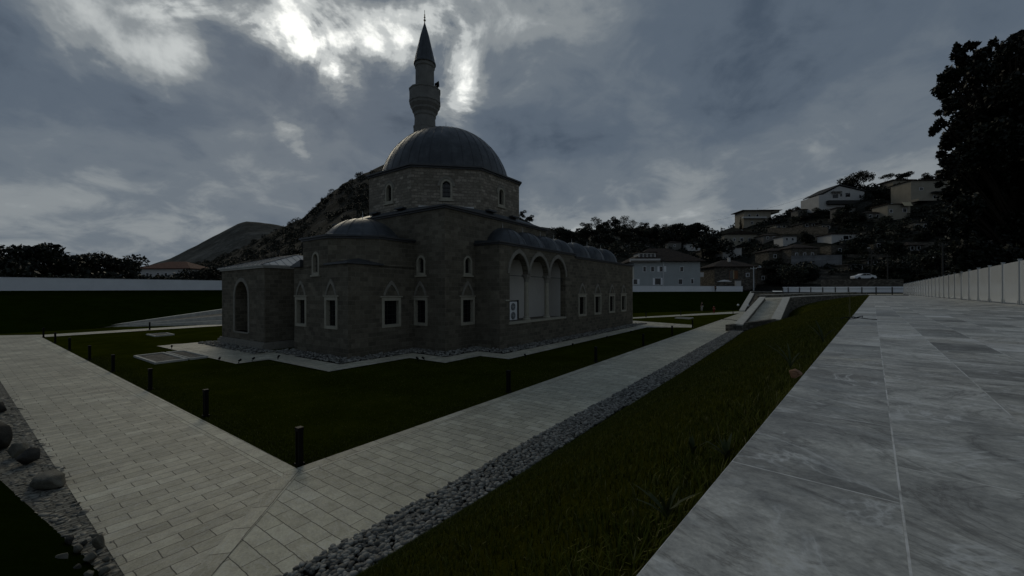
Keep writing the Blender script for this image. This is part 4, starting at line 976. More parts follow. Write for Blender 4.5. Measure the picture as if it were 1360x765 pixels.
def tree_proto(h, cr, n, size, mat, seed, kind='round', tr=.2):
    r = np.random.default_rng(seed); root = empty('tree'); th = h*(.16 if kind == 'round' else .2)
    cs, rs = [], []
    if kind == 'round':
        for i_ in range(9):
            a = r.uniform(0, 6.28); q = r.uniform(0, .75)*cr; z = th+(h-th)*r.uniform(.15, .84); cs.append((q*math.cos(a), q*math.sin(a), z)); rs.append(cr*r.uniform(.30, .52))
    elif kind == 'pine':      # umbrella pine
        for i_ in range(9):
            a = r.uniform(0, 6.28); q = r.uniform(.1, .85)*cr; cs.append((q*math.cos(a), q*math.sin(a), h*r.uniform(.74, .9))); rs.append(cr*r.uniform(.26, .42))
    elif kind == 'cypress':
        for i_ in range(9): z = h*(.12+.1*i_); cs.append((r.normal()*.1*cr, r.normal()*.1*cr, z)); rs.append(cr*(1.1-.1*i_)*.8)
    else:                     # low bush
        for i_ in range(7):
            a = r.uniform(0, 6.28); q = r.uniform(0, .7)*cr; cs.append((q*math.cos(a), q*math.sin(a), h*r.uniform(.25, .65))); rs.append(cr*r.uniform(.3, .5))
    V, Fc = leafcloud(cs, rs, n, size, .75 if kind != 'cypress' else 1.2, seed)
    npobj('crown', V, Fc, mat, root)
    bm = bmesh.new(); tube(bm, [(0, 0, -.6), (.05*h*r.normal()*.3, 0, th*.6), (0, .02*h, th)], tr, 7, tr*.7)
    for c in cs[:5]:
        if kind in ('round', 'pine'): tube(bm, [(0, .01*h, th*.9), (c[0]*.5, c[1]*.5, (th+c[2])/2), c], tr*.5, 5, tr*.12)
    obj('trunk', bm, 'bark', root); return root
protos = {'round': [tree_proto(8, 4.6, 2400, .32, 'leaf_dark', 11), tree_proto(8, 4.3, 2200, .32, 'leaf_dark', 12), tree_proto(8, 4.0, 2200, .34, 'leaf_dark', 13)],
          'loose': [tree_proto(8, 4.2, 900, .26, 'leaf_mid', 14)], 'pine': [tree_proto(10, 5, 1500, .30, 'leaf_dark', 15, 'pine')],
          'cypress': [tree_proto(11, 1.3, 900, .25, 'leaf_dark', 16, 'cypress')], 'bush': [tree_proto(3, 2.6, 900, .25, 'leaf_dark', 17, 'bush'), tree_proto(2.6, 2.3, 800, .22, 'leaf_mid', 18, 'bush')]}
used = set()
def put_tree(kind, loc, s, label, group, cat='tree', name=None):
    p = random.choice(protos[kind]); t = p if p.name not in used else copy_tree(p); used.add(p.name)
    t.name = name or {'round': 'broadleaf_tree', 'loose': 'thin_tree', 'pine': 'umbrella_pine', 'cypress': 'cypress_tree', 'bush': 'bush'}[kind]
    if t is p: used.add(t.name)
    t.location = loc; t.scale = (s*random.uniform(.9, 1.15), s*random.uniform(.9, 1.15), s*random.uniform(.9, 1.1)); t.rotation_euler = (0, 0, random.uniform(0, 6.28))
    tag(t, label, cat, group); return t
H0 = {'round': 8, 'loose': 8, 'pine': 10, 'cypress': 11, 'bush': 3}
def tree_px(kind, px, ybase, ytop, label, group, D=None, name=None):
    if D is None: D, z = hit(px, ybase)
    else: z = W(px, ybase, D).z
    zt = W(px, ytop, D).z; return put_tree(kind, ((px-680)/F*D, D, z-.3), max(.3, (zt-z+.3)/H0[kind]), label, group, name=name, cat='bush' if kind == 'bush' else 'tree')
g1 = 'trees behind the white wall at the left'
for px, yt, D, kd in [(-40,322,74,'round'),(-5,328,70,'round'),(18,324,84,'round'),(42,322,78,'round'),(66,324,86,'round'),(84,330,80,'round'),(99,342,90,'round'),(118,341,96,'round'),(137,338,100,'round'),(152,339,96,'round'),(166,341,104,'round'),
                      (5,345,62,'bush'),(60,350,66,'bush'),(110,356,76,'bush'),(150,352,80,'bush'),(174,352,96,'round'),(205,358,106,'bush'),(222,361,110,'bush'),(262,356,122,'round'),(276,352,130,'round'),(290,350,140,'round')]:
    tree_px(kd, px, 384, yt, {'round': 'dark round tree standing behind the left white wall', 'bush': 'dark bush showing above the left white wall'}[kd], g1 if kd == 'round' else 'bushes behind the white wall at the left', D=D)
# ridge trees
g2 = 'trees along the skyline of the hill'
for px, yb, yt, kd in [(694,290,279,'round'),(704,296,284,'round'),(735,309,302,'loose'),(768,309,303,'round'),(780,309,296,'round'),(792,306,288,'loose'),(806,305,290,'round'),(817,304,287,'round'),(830,303,286,'loose'),(841,304,291,'loose'),
                       (857,305,294,'round'),(872,306,297,'loose'),(884,308,296,'loose'),(770,318,308,'round'),(895,312,300,'round'),(915,315,304,'round'),(945,345,298,'round'),(958,312,301,'cypress'),(984,305,287,'cypress'),
                       (1050,286,276,'round'),(1060,282,274,'round'),(1078,276,268,'round'),(1176,246,232,'pine'),(1230,243,228,'round'),(1248,240,226,'round'),(1265,236,222,'round'),(1285,236,210,'round')]:
    tree_px(kd, px, yb, yt, {'round': 'dark rounded tree on the skyline of the village hill', 'loose': 'thin-leaved tree on the skyline with sky showing through', 'pine': 'flat-topped pine behind the upper houses', 'cypress': 'narrow dark cypress near the hilltop house'}[kd], g2 if kd != 'pine' else None)
for k_ in range(34):
    px = 748+k_*5.6+random.uniform(-3, 3); tree_px('round', px, random.uniform(312, 326), random.uniform(297, 308), 'dark tree in the dense belt along the low ridge behind the wing roof', 'dense trees on the low ridge')
tree_px('pine', 1150, 262, 226, 'broad umbrella pine rising behind the white gabled house', None)
tree_px('round', 1128, 262, 234, 'dark round tree touching the roof of the white gabled house', None)
tree_px('round', 1200, 247, 228, 'small bushy tree on the skyline left of the big tree', None)
# village slope trees
g3_ = 'trees and bushes between the houses on the village hill'; rr_ = random.Random(5); cnt = 0
while cnt < 215:
    px = rr_.uniform(735, 1330); yb = rr_.uniform(300 if px < 950 else 285 if px < 1050 else 262, 384)
    if px < 935 and yb > 345 : continue
    if lerp_tab(RP, px, 1)+9 > yb: continue
    D, z = hit(px, yb); kd = rr_.choice(['round', 'round', 'bush', 'bush', 'loose'])
    hgt = rr_.uniform(4., 7.5) if kd != 'bush' else rr_.uniform(2.4, 4.2)
    # keep the ways of sight to the houses clear
    top = yb-hgt*F/D
    skip = False
    for (x0, x1, y0, y1) in [(1085,1152,244,276),(983,1042,275,300),(958,1010,303,326),(1102,1160,306,324),(1194,1262,236,280),(1176,1200,268,292),(945,1010,342,382),(1020,1090,324,352),(1050,1122,336,360),(1130,1165,360,374),(780,828,308,322),(1012,1060,312,323),(1064,1106,296,307),(1148,1186,282,293),(1158,1186,321,332),(1204,1238,325,336),(1210,1238,295,306),(1148,1170,345,355),(1194,1222,349,361),(868,932,312,332),(930,952,332,342),(1028,1048,298,305),(1182,1218,232,252),(840,935,345,385)]:
        rw = 3.6*hgt/8*F/D*.8
        if x0-rw < px < x1+rw and y0 < yb and top < y1 and not (yb > y1+14): skip = True
    if skip: continue
    put_tree(kd, ((px-680)/F*D, D, z-.3), hgt/H0[kd], {'round': 'dark broadleaf tree among the houses on the slope', 'bush': 'dark bush on the slope between the houses', 'loose': 'thin tree among the houses on the slope'}[kd], g3_, cat='bush' if kd == 'bush' else 'tree'); cnt += 1
# scrub on the rocky hill: one mass
P = []; S_ = []
r = np.random.default_rng(3)
def dens(x, y): return fbm(x, y, .03, 4)
cs, rs = [], []
tries = 0
while len(cs) < 2600 and tries < 40000:
    tries += 1
    px = r.uniform(230, 1400); rd = lerp_tab(RP, px, 2); bd = lerp_tab(BP, px, 1)+20; D = bd+(rd*1.0-bd)*r.uniform(.02, 1)**.8; x = (px-680)/F*D
    if dens(x, D) < -.06: continue
    if px > 690 and r.uniform() < .25: continue
    sz = r.uniform(.8, 1.)*(r.uniform(1.2, 4.2) if px < 700 else r.uniform(1., 2.2)); cs.append((x, D, terr(px, D)+sz*.35)); rs.append(sz)
V, Fc = leafcloud(cs, rs, 190000, .50, .8, 5)
npobj('hill_scrub', V, Fc, 'leaf_dark', kind='stuff', label='dark scrub covering the rocky hill and slope behind the mosque', cat='scrub')

# the big tree at the right
BT = W(1352, 389, 27); bt = empty('big_tree', (BT.x, BT.y, 2.6), label='huge dark leafy tree filling the right edge behind the fence', cat='tree')
cs, rs = [], []
def cl_(px, py, D, rpx): p = W(px, py, D); cs.append((p.x-BT.x, p.y-BT.y, p.z-2.6)); rs.append(rpx*(.74 if rpx < 24 else .92)/F*D)
for px, py, rp in [(1272,72,10),(1285,88,14),(1303,78,9),(1262,100,14),(1253,118,13),(1300,100,20),(1330,98,22),(1262,138,12),(1285,130,22),(1250,165,9),(1268,180,16),(1242,172,7),(1258,192,11),(1290,165,24),(1285,205,22),(1262,215,14),(1254,232,9),(1280,240,20),
                   (1320,140,30),(1320,190,32),(1315,240,30),(1345,75,24),(1356,52,10),(1350,130,34),(1350,190,36),(1350,250,36),(1262,258,14),(1284,275,22),(1268,292,14),(1280,312,20),(1300,300,28),(1290,340,26),(1276,345,16),(1320,330,32),(1350,310,38),(1350,360,36),(1270,330,12),
                   (1390,60,26),(1400,120,40),(1400,190,44),(1400,260,44),(1400,330,44),(1310,365,20),(1295,60,5),(1270,62,5),(1246,150,5),(1238,178,4),(1334,72,8),(1358,44,6),(1250,205,6),(1247,245,5)]:
    cl_(px, py, 27+random.uniform(-2.5, 3.5), rp)
for k_ in range(70):
    t = k_/69; ex = 1262-14*math.sin(t*9)+6*math.sin(t*31); px = ex+random.uniform(-10, 20)+14*abs(math.sin(t*14)); py = 78+282*t+random.uniform(-8, 8)
    cl_(px if py < 255 else px+10, py, 27+random.uniform(-2, 2), random.uniform(3, 6.5))
for k_ in range(26): cl_(1272+k_*4+random.uniform(-3, 3), 78-k_*.9+random.uniform(-12, 12)+8*math.sin(k_), 27+random.uniform(-2, 2), random.uniform(3, 7))
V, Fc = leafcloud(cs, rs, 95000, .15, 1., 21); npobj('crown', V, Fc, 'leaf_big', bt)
bm = bmesh.new(); tube(bm, [(0, 0, -.3), (.2, .1, 3), (-.3, .2, 6.5), (0, 0, 10), (.4, .2, 14)], .55, 10, .12)
for c in cs[::3]: tube(bm, [(0, 0, max(2, c[2]*.45)), (c[0]*.5, c[1]*.5, c[2]*.75), c], .16, 6, .03)
obj('trunk', bm, 'bark', bt)
for px, dd, w, lb in ((1300, 42, .9, 'dark bush behind the panel fence left of the big tree trunk'), (1345, 30, 1.0, 'dark bush behind the panel fence under the big tree')):
    put_tree('bush', (*(W(px, 385, dd)[:2]), 2.6), w, lb, None, 'bush')

# ------------------------------------------------------------------ houses
def house(label, px0, px1, ytop, ybase, D=None, mat='house_white', roof='hip', rh=1.5, depth=8, yaw=0, roofmat='roof_tiles', wins=(), name='house', cat='house', ov=.45, root=None, base_drop=1.5, frame='white_paint', extra=None):
    """a house whose front wall spans photo columns px0..px1; wins = list of (fraction, y0 fraction, w m, h m, kind)"""
    if D is None: D, _ = hit((px0+px1)/2, ybase)
    a = W(px0, ybase, D); b = W(px1, ybase, D); t = W((px0+px1)/2, ytop, D)
    w = (b.x-a.x); hh = t.z-min(a.z, b.z); c = (a+b)/2
    r = root or empty(name, (c.x, c.y, min(a.z, b.z)), yaw, label=label, cat=cat)
    bm = bmesh.new(); box(bm, -w/2, w/2, 0, depth, -base_drop, hh); obj('wall', bm, mat, r)
    bm = bmesh.new(); x0, x1, y0, y1 = -w/2-ov, w/2+ov, -ov, depth+ov; z = hh
    if roof == 'hip':
        prism(bm, [(x0,y0),(x1,y0),(x1,y1),(x0,y1)], z+.002, z+.14); e = [bm.verts.new(p) for p in [(x0,y0,z+.143),(x1,y0,z+.143),(x1,y1,z+.143),(x0,y1,z+.143)]]; m_ = min(x1-x0, y1-y0)/2; 
        if x1-x0 > y1-y0: r1, r2 = bm.verts.new((x0+m_, (y0+y1)/2, z+rh)), bm.verts.new((x1-m_, (y0+y1)/2, z+rh)); fs = [(e[0],e[1],r2,r1),(e[1],e[2],r2),(e[2],e[3],r1,r2),(e[3],e[0],r1)]
        else: r1, r2 = bm.verts.new(((x0+x1)/2, y0+m_, z+rh)), bm.verts.new(((x0+x1)/2, y1-m_, z+rh)); fs = [(e[0],e[1],r1),(e[1],e[2],r2,r1),(e[2],e[3],r2),(e[3],e[0],r1,r2)]
        for f in fs: bm.faces.new(f)
    elif roof == 'gable':
        v0 = [bm.verts.new(p) for p in [(x0,y0,z-.1),(x1,y0,z-.1),((x0+x1)/2,y0,z+rh),(x0,y1,z-.1),(x1,y1,z-.1),((x0+x1)/2,y1,z+rh)]]
        for f in ((0,1,2),(5,4,3),(0,2,5,3),(1,4,5,2),(0,3,4,1)): bm.faces.new([v0[i_] for i_ in f])
    elif roof == 'flat': prism(bm, [(x0,y0),(x1,y0),(x1,y1),(x0,y1)], z+.002, z+.28)
    elif roof == 'mono': prism(bm, [(x0,y0),(x1,y0),(x1,y1),(x0,y1)], z+.002, [z+.15, z+rh, z+rh, z+.15])
    obj('roof', bm, roofmat, r)
    for (fx, fz, ww, wh, kd) in wins:
        cx, cz = -w/2+w*fx, hh*fz; bm = bmesh.new()
        fr = Frame(-w/2, 0, 1, 0); s = cx+w/2
        fstrip(bm, fr, [(s-ww/2+.09, cz+.09), (s+ww/2-.09, cz+.09), (s+ww/2-.09, cz+wh-.09), (s-ww/2+.09, cz+wh-.09)], [(s-ww/2, cz), (s+ww/2, cz), (s+ww/2, cz+wh), (s-ww/2, cz+wh)], -.05, .07, True)
        f = obj('window', bm, frame if kd != 'door' else 'orange_paint', r)
        bm = bmesh.new(); fbox(bm, fr, s-ww/2+.08, s+ww/2-.08, cz+.08, cz+wh-.08, -.03, .02); obj('pane', bm, 'dark_glass', f)
        if kd == 'shutter':
            for sg in (-1, 1): bm = bmesh.new(); fbox(bm, fr, s+sg*(ww/2+.28)-.25, s+sg*(ww/2+.28)+.25, cz, cz+wh, .02, .07); obj('shutter', bm, 'white_paint', f)
    return r, w, hh
# pale blue house: two wings and a dormer
D0 = 108
r, w, hh = house('pale blue two-storey house with brown hipped roof and dormer behind the wall', 842, 930, 347.5, 381, D0, 'house_blue', 'hip', 4.2, 12, wins=[(.02,.10,1.2,1.5,'shutter'),(.36,.08,1.7,1.9,'shutter'),(.16,.60,.9,1.5,''),(.28,.60,1.0,1.5,''),(.42,.60,1.3,1.5,'shutter'),(.70,.10,1.2,1.5,''),(.72,.60,1.0,1.4,''),(.88,.12,.8,1.4,'')], ov=1.1)
fr = Frame(-w/2, 0, 1, 0)
bm = bmesh.new(); fbox(bm, fr, w*.43, w*.45, 0, hh-.05, 0, .18); obj('downpipe', bm, 'galvanised', r)
bm = bmesh.new(); box(bm, -w/2+1.6, -w/2+6.2, 1.0, 5.5, hh+.3, hh+2.5); dm = obj('dormer', bm, 'house_white', r)
bm = bmesh.new(); box(bm, -w/2+1.2, -w/2+6.6, .6, 6., hh+2.503, hh+2.75); obj('dormer_roof', bm, 'roof_tiles', dm)
fr2 = Frame(-w/2+1.6, 1.0, 1, 0)
for q in (.35, 1.4, 2.45, 3.5): bm = bmesh.new(); fbox(bm, fr2, q, q+.75, hh+.9, hh+2.2, -.02, .04); obj('dormer_window', bm, 'dark_glass', dm)
bm = bmesh.new(); box(bm, -w/2-1.3, -w/2+6.8, -.9, -.55, hh-.15, hh+.75); obj('balcony_parapet', bm, 'house_white', r)
bm = bmesh.new(); box(bm, w/2+.003, w/2+1.1, .3, 1.4, 2.7, 3.9); obj('side_balcony', bm, 'house_white', r)
bm = bmesh.new(); box(bm, w*.12, w*.12+.7, 6, 6.7, hh+2.5, hh+4.9); obj('chimney', bm, 'house_grey', r)
# stone cottage with the orange framed window
r, w, hh = house('low grey stone cottage with brown hipped roof and ochre framed double window', 949, 1004, 354.5, 382, 115, 'old_stone', 'hip', 2.3, 9, wins=[(.46,.42,2.5,2.4,'door'),(.80,.52,1.0,1.1,'')], ov=.7)
bm = bmesh.new(); fbox(bm, Frame(-w/2, 0, 1, 0), w*.46-.1, w*.46+.1, hh*.42, hh*.42+2.4, .0, .10); obj('mullion', bm, 'awning', r)
bm = bmesh.new(); fbox(bm, Frame(-w/2, 0, 1, 0), w*.46+.1, w*.46+1.1, hh*.42+.12, hh*.42+2.25, .021, .04); obj('orange_shutter', bm, 'orange_paint', r)
bm = bmesh.new(); box(bm, -.3, .3, 3, 3.6, hh+1.2, hh+2.9); obj('chimney', bm, 'house_white', r)
house('grey stone outhouse with a low roof right of the cottage', 1005, 1026, 357, 382, 119, 'old_stone', 'flat', 1, 7, wins=[(.4,.4,.8,1.2,'')], roofmat='roof_tiles')
house('cream house with a shallow gable half way up the slope', 962, 1006, 311, 325, None, 'house_cream', 'gable', 1.8, 9, wins=[(.3,.35,1.1,1.4,''),(.52,.35,1.5,1.6,''),(.75,.35,1.0,1.4,'')], ov=.8)
house('white annex below the shallow gabled house', 960, 985, 329, 340, None, 'house_white', 'flat', 1, 6, wins=[(.5,.3,1.3,1.3,'')])
r, w, hh = house('two-storey hilltop house with thin overhanging flat roofs', 988, 1024, 280, 299, None, 'house_cream', 'flat', 1, 9, wins=[(.2,.55,1.4,1.7,''),(.5,.55,1.4,1.7,''),(.8,.1,1.4,1.7,''),(.3,.08,1.2,1.5,'')], ov=1.5)
bm = bmesh.new(); box(bm, -w/2-1.2, w*.3, -1.4, 0, hh*.46, hh*.46+.9); obj('balcony', bm, 'house_white', r)
bm = bmesh.new(); box(bm, w*.2, w/2+6, 2, 9, hh-.6, hh+.6); obj('upper_storey', bm, 'house_cream', r)
bm = bmesh.new(); box(bm, w*.1, w/2+7, 1, 10, hh+.603, hh+.85); obj('upper_roof', bm, 'roof_slab', r)
# white gabled modern house
D5, z5 = hit(1120, 276)
a = W(1087.5, 274, D5); r = empty('house', (a.x, D5, a.z), 0, label='large white house with a gable of unequal slopes on the ridge', cat='house')
k5 = D5/F
def px5(x, y): return ((x-1087.5)*k5, (274-y)*k5)
fr = Frame(0, 0, 1, 0); bm = bmesh.new(); fpoly(bm, fr, [px5(*q) for q in [(1087.5,280),(1138,280),(1148,276),(1148,255),(1114.5,247.3),(1094,258),(1087.5,259.5)]], -12, 0); obj('wall', bm, 'house_white', r)
bm = bmesh.new(); fpoly(bm, fr, [px5(*q) for q in [(1092,257.5),(1114.5,246.2),(1150,254.5),(1150,253.3),(1114.5,244.8),(1091,256.8)]], -12.4, .5); obj('roof', bm, 'roof_slab', r)
bm = bmesh.new(); x0, z0 = px5(1097, 272); x1, z1 = px5(1139, 267); fbox(bm, fr, x0, x1, z0, z1, .1, 1.6); obj('canopy', bm, 'roof_slab', r)
for q in [(1106,258,1113,263),(1116,257,1118.5,261),(1123,256.5,1129,261.5),(1141,259,1144,263)]:
    bm = bmesh.new(); x0, z0 = px5(q[0], q[3]); x1, z1 = px5(q[2], q[1]); fbox(bm, fr, x0, x1, z0, z1, -.02, .05); obj('window', bm, 'dark_glass', r)
bm = bmesh.new(); x0, z0 = px5(1104, 256.5); x1, z1 = px5(1116, 254.6); fbox(bm, fr, x0, x1, z0, z1, .0, 1.2); obj('balcony', bm, 'house_grey', r)
house('grey stone ground floor terrace below the white gabled house', 1112, 1136, 276, 288, None, 'house_grey', 'flat', 1, 4, wins=[(.4,.3,1.2,1.3,''),(.75,.3,1.2,1.3,'')])
house('pale garden wall house left of the white gabled house', 1060, 1086, 278.5, 288, None, 'house_grey', 'flat', .6, 5)
# right cream house with balcony and awning
r, w, hh = house('tall cream house partly hidden by the big tree with a striped balcony', 1210, 1262, 240, 268, None, 'house_cream', 'mono', 1.2, 9, wins=[(.26,.55,1.6,1.2,''),(.6,.15,1.2,1.5,'')], ov=.5)
bm = bmesh.new(); box(bm, w*.0, w*.55, -2.2, -.003, hh*.40, hh*.46); obj('balcony_roof', bm, 'roof_slab', r)
bm = bmesh.new(); box(bm, -w*.5, w*.55, -3.2, -.003, -.2, .75); obj('balcony', bm, 'house_cream', r)
r, w, hh = house('cream house wing with a pulled-out pale awning', 1179, 1209, 271.5, 290, None, 'house_cream', 'flat', 1, 7, wins=[(.15,.4,1.3,1.4,''),(.75,.45,1.6,1.6,'')])
bm = bmesh.new(); v0 = [bm.verts.new(p) for p in [(w*.12, -.02, hh+.9), (w*.5, -.02, hh+.9), (w*.42, -1.8, hh-.9), (w*.05, -1.8, hh-.9), (w*.12, .03, hh+.85), (w*.5, .03, hh+.85), (w*.42, -1.75, hh-.97), (w*.05, -1.75, hh-.97)]]
for f in ((0,1,2,3),(7,6,5,4),(0,4,5,1),(1,5,6,2),(2,6,7,3),(3,7,4,0)): bm.faces.new([v0[i_] for i_ in f])
obj('awning', bm, 'awning', r)
house('flat roofed pale house on the skyline behind the awning house', 1186, 1213, 239.5, 250, None, 'house_cream', 'flat', 1, 7, wins=[(.3,.3,1.3,1.3,''),(.7,.3,1.6,1.3,'')], ov=.9)
r, w, hh = house('long low white house with a balcony in the middle of the slope', 1104.5, 1139, 311, 322, None, 'house_white', 'flat', 1, 7, wins=[(.55,.35,2.2,1.5,'')], ov=.5)
bm = bmesh.new(); box(bm, w/2, w/2+5.5, 1, 6, -1, hh*.9); obj('side_wing', bm, 'house_cream', r)
house('small cream house at the right of the long low white one', 1187, 1206, 306, 314.5, None, 'house_cream', 'flat', 1, 5, wins=[(.5,.3,1.0,1.2,'')], ov=.3)
house('old stone house with small dark windows above the concrete wall', 1021, 1049, 333.5, 350, None, 'old_stone', 'hip', 1.5, 8, wins=[(.3,.45,1.0,1.3,''),(.75,.45,1.2,1.3,'')])
house('taller old stone house next to the smaller one above the concrete wall', 1051, 1086, 329.5, 348, None, 'old_stone', 'hip', 1.8, 8, wins=[(.2,.4,1.0,1.3,''),(.5,.4,1.0,1.3,''),(.8,.4,1.0,1.3,'')])
house('ruined low stone building under the long white house', 1104, 1142, 327, 338, None, 'old_stone', 'flat', 1, 5, wins=[(.3,.3,1.1,1.2,''),(.7,.3,1.1,1.2,'')], roofmat='old_stone', ov=.05)
house('dim stone shed low on the slope near the far fence end', 1170, 1200, 372, 384, None, 'old_stone', 'flat', 1, 4, roofmat='roof_slab', ov=.1)
house('distant pale long house with shallow roof left of centre on the hill', 784, 800, 314, 321, None, 'house_cream', 'hip', .9, 7, wins=[(.5,.3,1.6,1.4,'')])
house('distant house with dark hipped roof among the hill trees', 809, 824, 313, 320, None, 'house_cream', 'hip', 1.6, 7, wins=[(.3,.3,1.,1.2,''),(.7,.3,1.,1.2,'')])
house('small far ruin-like house on the skyline right of the main dome', 745, 759, 308.5, 314, None, 'house_grey', 'gable', 1.2, 7, wins=[(.5,.3,1.0,1.2,'')])
house('tiny pale house above the roof of the blue house', 848, 862, 322, 328, None, 'house_grey', 'hip', 1.0, 6, wins=[(.5,.2,1.0,1.1,'')])
house('tiny grey house right of the tiny pale one above the blue house', 887, 905, 322, 330, None, 'house_grey', 'hip', 1.0, 6, wins=[(.5,.3,1.0,1.1,'')])
extra = [(1014,1034,313,320,'house_grey','hip','small dim house just right of the shallow gabled house'),(1040,1058,314,322,'house_white','flat','small pale flat house between the gabled house and the long low white one'),
 (1066,1086,297,303,'old_stone','flat','narrow stone house under the skyline left of the white gabled house'),(1090,1104,299,306,'house_cream','flat','small cream house under the left corner of the white gabled house'),
 (1150,1172,283,292,'house_grey','hip','grey house with hipped roof right below the white gabled house'),(1160,1184,322,331,'old_stone','flat','stone house at the centre of the dark slope'),
 (1206,1226,326,335,'old_stone','hip','dim stone house with hipped roof left of the big tree foot'),(1212,1236,296,305,'house_cream','flat','cream house half way down the slope beside the big tree'),
 (1150,1168,346,354,'old_stone','flat','low stone house above the parked white car'),(1196,1220,350,360,'old_stone','hip','dim stone house right of the parked white car'),
 (870,884,313,319,'house_grey','hip','faint grey house among the ridge trees above the blue house'),(912,930,324,331,'house_white','flat','small whitish house right above the roof of the blue house'),
 (932,950,333,341,'old_stone','hip','stone house between the blue house and the cottage'),(826,838,325,331,'house_cream','flat','tiny cream house behind the last small dome'),
 (1030,1046,299,304,'house_cream','flat','flat cream house just below the hilltop house'),(1126,1150,352,360,'old_stone','flat','broken stone building left above the parked white car')]
for (x0, x1, y0, y1, mt, rf, lb) in extra:
    house(lb, x0, x1, y0, y1, None, mt, rf, 1.3, 6, wins=[(.28,.3,1.1,1.3,''),(.7,.3,1.1,1.3,'')], ov=.5, roofmat='roof_tiles' if rf == 'hip' else 'roof_slab')
for hn, (tx, ty) in zip(['house.002', 'house.003', 'house.005', 'house.010', 'house.013'], [(-1.5, 3), (1, 4), (2, 3), (-2, 3), (1, 3)]):
    ho = bpy.data.objects.get(hn)
    if not ho: continue
    rf_ = [c for c in ho.children if c.name.startswith('roof')]
    if not rf_: continue
    zt = max(v_.co.z for v_ in rf_[0].data.vertices)
    bm = bmesh.new(); tube(bm, [(tx, ty, zt-.8), (tx, ty, zt+2.)], .035, 4); tube(bm, [(tx-.6, ty, zt+1.8), (tx+.6, ty, zt+1.8)], .025, 4); tube(bm, [(tx-.4, ty, zt+1.5), (tx+.4, ty, zt+1.5)], .025, 4); obj('aerial', bm, 'iron', ho)
    bm = bmesh.new(); lathe(bm, [(.5, zt-.5), (.5, zt+.7), (.1, zt+.85)], tx+1.8, ty, 12); obj('water_tank', bm, 'galvanised', ho)
# red roofed house at the left
r, w, hh = house('long white arcaded house with a red tiled roof behind the left wall', 182, 252, 357, 377, 150, 'house_white', 'hip', 3.2, 13, roofmat='red_roof_tiles', ov=.9, wins=[(.06,.48,1.2,1.5,''),(.2,.48,1.2,1.5,''),(.06,.05,1.4,1.8,''),(.2,.05,1.4,1.8,''),(.4,.48,1.2,1.5,''),(.55,.48,1.2,1.5,''),(.72,.48,1.2,1.5,''),(.9,.48,1.2,1.5,''),(.35,.05,1.3,1.7,''),(.55,.05,1.3,1.7,'')])
# concrete retaining walls on the slope
def slopewall(name, pxa, pxb, ytop, ybot, mat, lb, D=None):
    a = hit(pxa, ybot)[0] if D is None else D; b = hit(pxb, ybot)[0] if D is None else D
    p, q = W(pxa, ybot, a), W(pxb, ybot, b); h = W(pxa, ytop, a).z-p.z; wallrun(name, [p, q], h, .5, mat, lb)
slopewall('retaining_wall', 1051, 1118, 340, 357, 'concrete_wall', 'big plain concrete retaining wall below the stone houses')
slopewall('retaining_wall', 1020, 1100, 303, 311, 'old_stone', 'dark stone retaining wall under the hilltop house')
slopewall('retaining_wall', 1100, 1170, 291, 296, 'old_stone', 'stone retaining wall under the white gabled house')
slopewall('retaining_wall', 1040, 1180, 374, 379, 'rubble_wall', 'low rubble wall in front of the parked white car')
slopewall('retaining_wall', 1125, 1240, 338, 343, 'old_stone', 'broken terrace wall in the dark middle of the slope')
slopewall('retaining_wall', 1150, 1260, 322, 327, 'old_stone', 'upper broken terrace wall in the dark middle of the slope')
# utility poles
def pole(px, yb, yt, mat, lb, D=None, arm=True):
    if D is None: D, _ = hit(px, yb)
    a, b = W(px, yb, D), W(px, yt, D); h = b.z-a.z+.5; r = empty('utility_pole', (a.x, a.y, a.z-.5), label=lb, cat='utility pole')
    bm = bmesh.new(); lathe(bm, [(.16, 0), (.10, h)], 0, 0, 10); obj('shaft', bm, mat, r)
    if arm: bm = bmesh.new(); box(bm, -.8, .8, -.05, .05, h-.6, h-.45); [box(bm, x-.05, x+.05, -.05, .05, h-.447, h-.25) for x in (-.7, 0, .7)]; obj('crossarm', bm, mat, r)
    return Vector((a.x, a.y, b.z))
t1 = pole(1001, 384, 354, 'galvanised', 'pale concrete utility pole right of the stone cottage', 104)
t2 = pole(1157.5, 370, 331, 'iron', 'dark utility pole behind the parked white car'); t3 = pole(1179, 384, 338, 'iron', 'dark wooden utility pole at the far end of the slope', 98)
t4 = pole(1252, 380, 322, 'iron', 'dark pole behind the panel fence below the big tree', 80); t5 = pole(1076, 268, 260, 'iron', 'thin pole on the skyline left of the white gabled house')
t6 = pole(923.5, 312, 297, 'iron', 'thin mast on the skyline above the blue house', arm=False)
for a, b, lb in ((t6, t5, 'thin power line sagging across the skyline'), (t2, t3, 'thin power line between the two dark poles')):
    bm = bmesh.new(); tube(bm, [a.lerp(b, t)-Vector((0, 0, 3*t*(1-t)*4*.5)) for t in np.linspace(0, 1, 12)], .035, 4); obj('power_line', bm, 'black_metal', label=lb, cat='cable')
# street lamp heads seen as pale dots
for px, y, yb, lb in ((1154.5, 329.5, 350, 'street lamp with a pale head in the dark slope above the car'), (1242, 342, 372, 'street lamp with a pale head right of the dark slope')):
    D, _ = hit(px, yb); a, b = W(px, yb, D), W(px, y, D); h = b.z-a.z; r = empty('street_lamp', a, label=lb, cat='street lamp')
    bm = bmesh.new(); lathe(bm, [(.07, -.3), (.05, h)], 0, 0, 8); obj('pole', bm, 'iron', r)
    bm = bmesh.new(); box(bm, -.45, .25, -.16, .16, h, h+.12); obj('lamp_head', bm, 'white_paint', r)

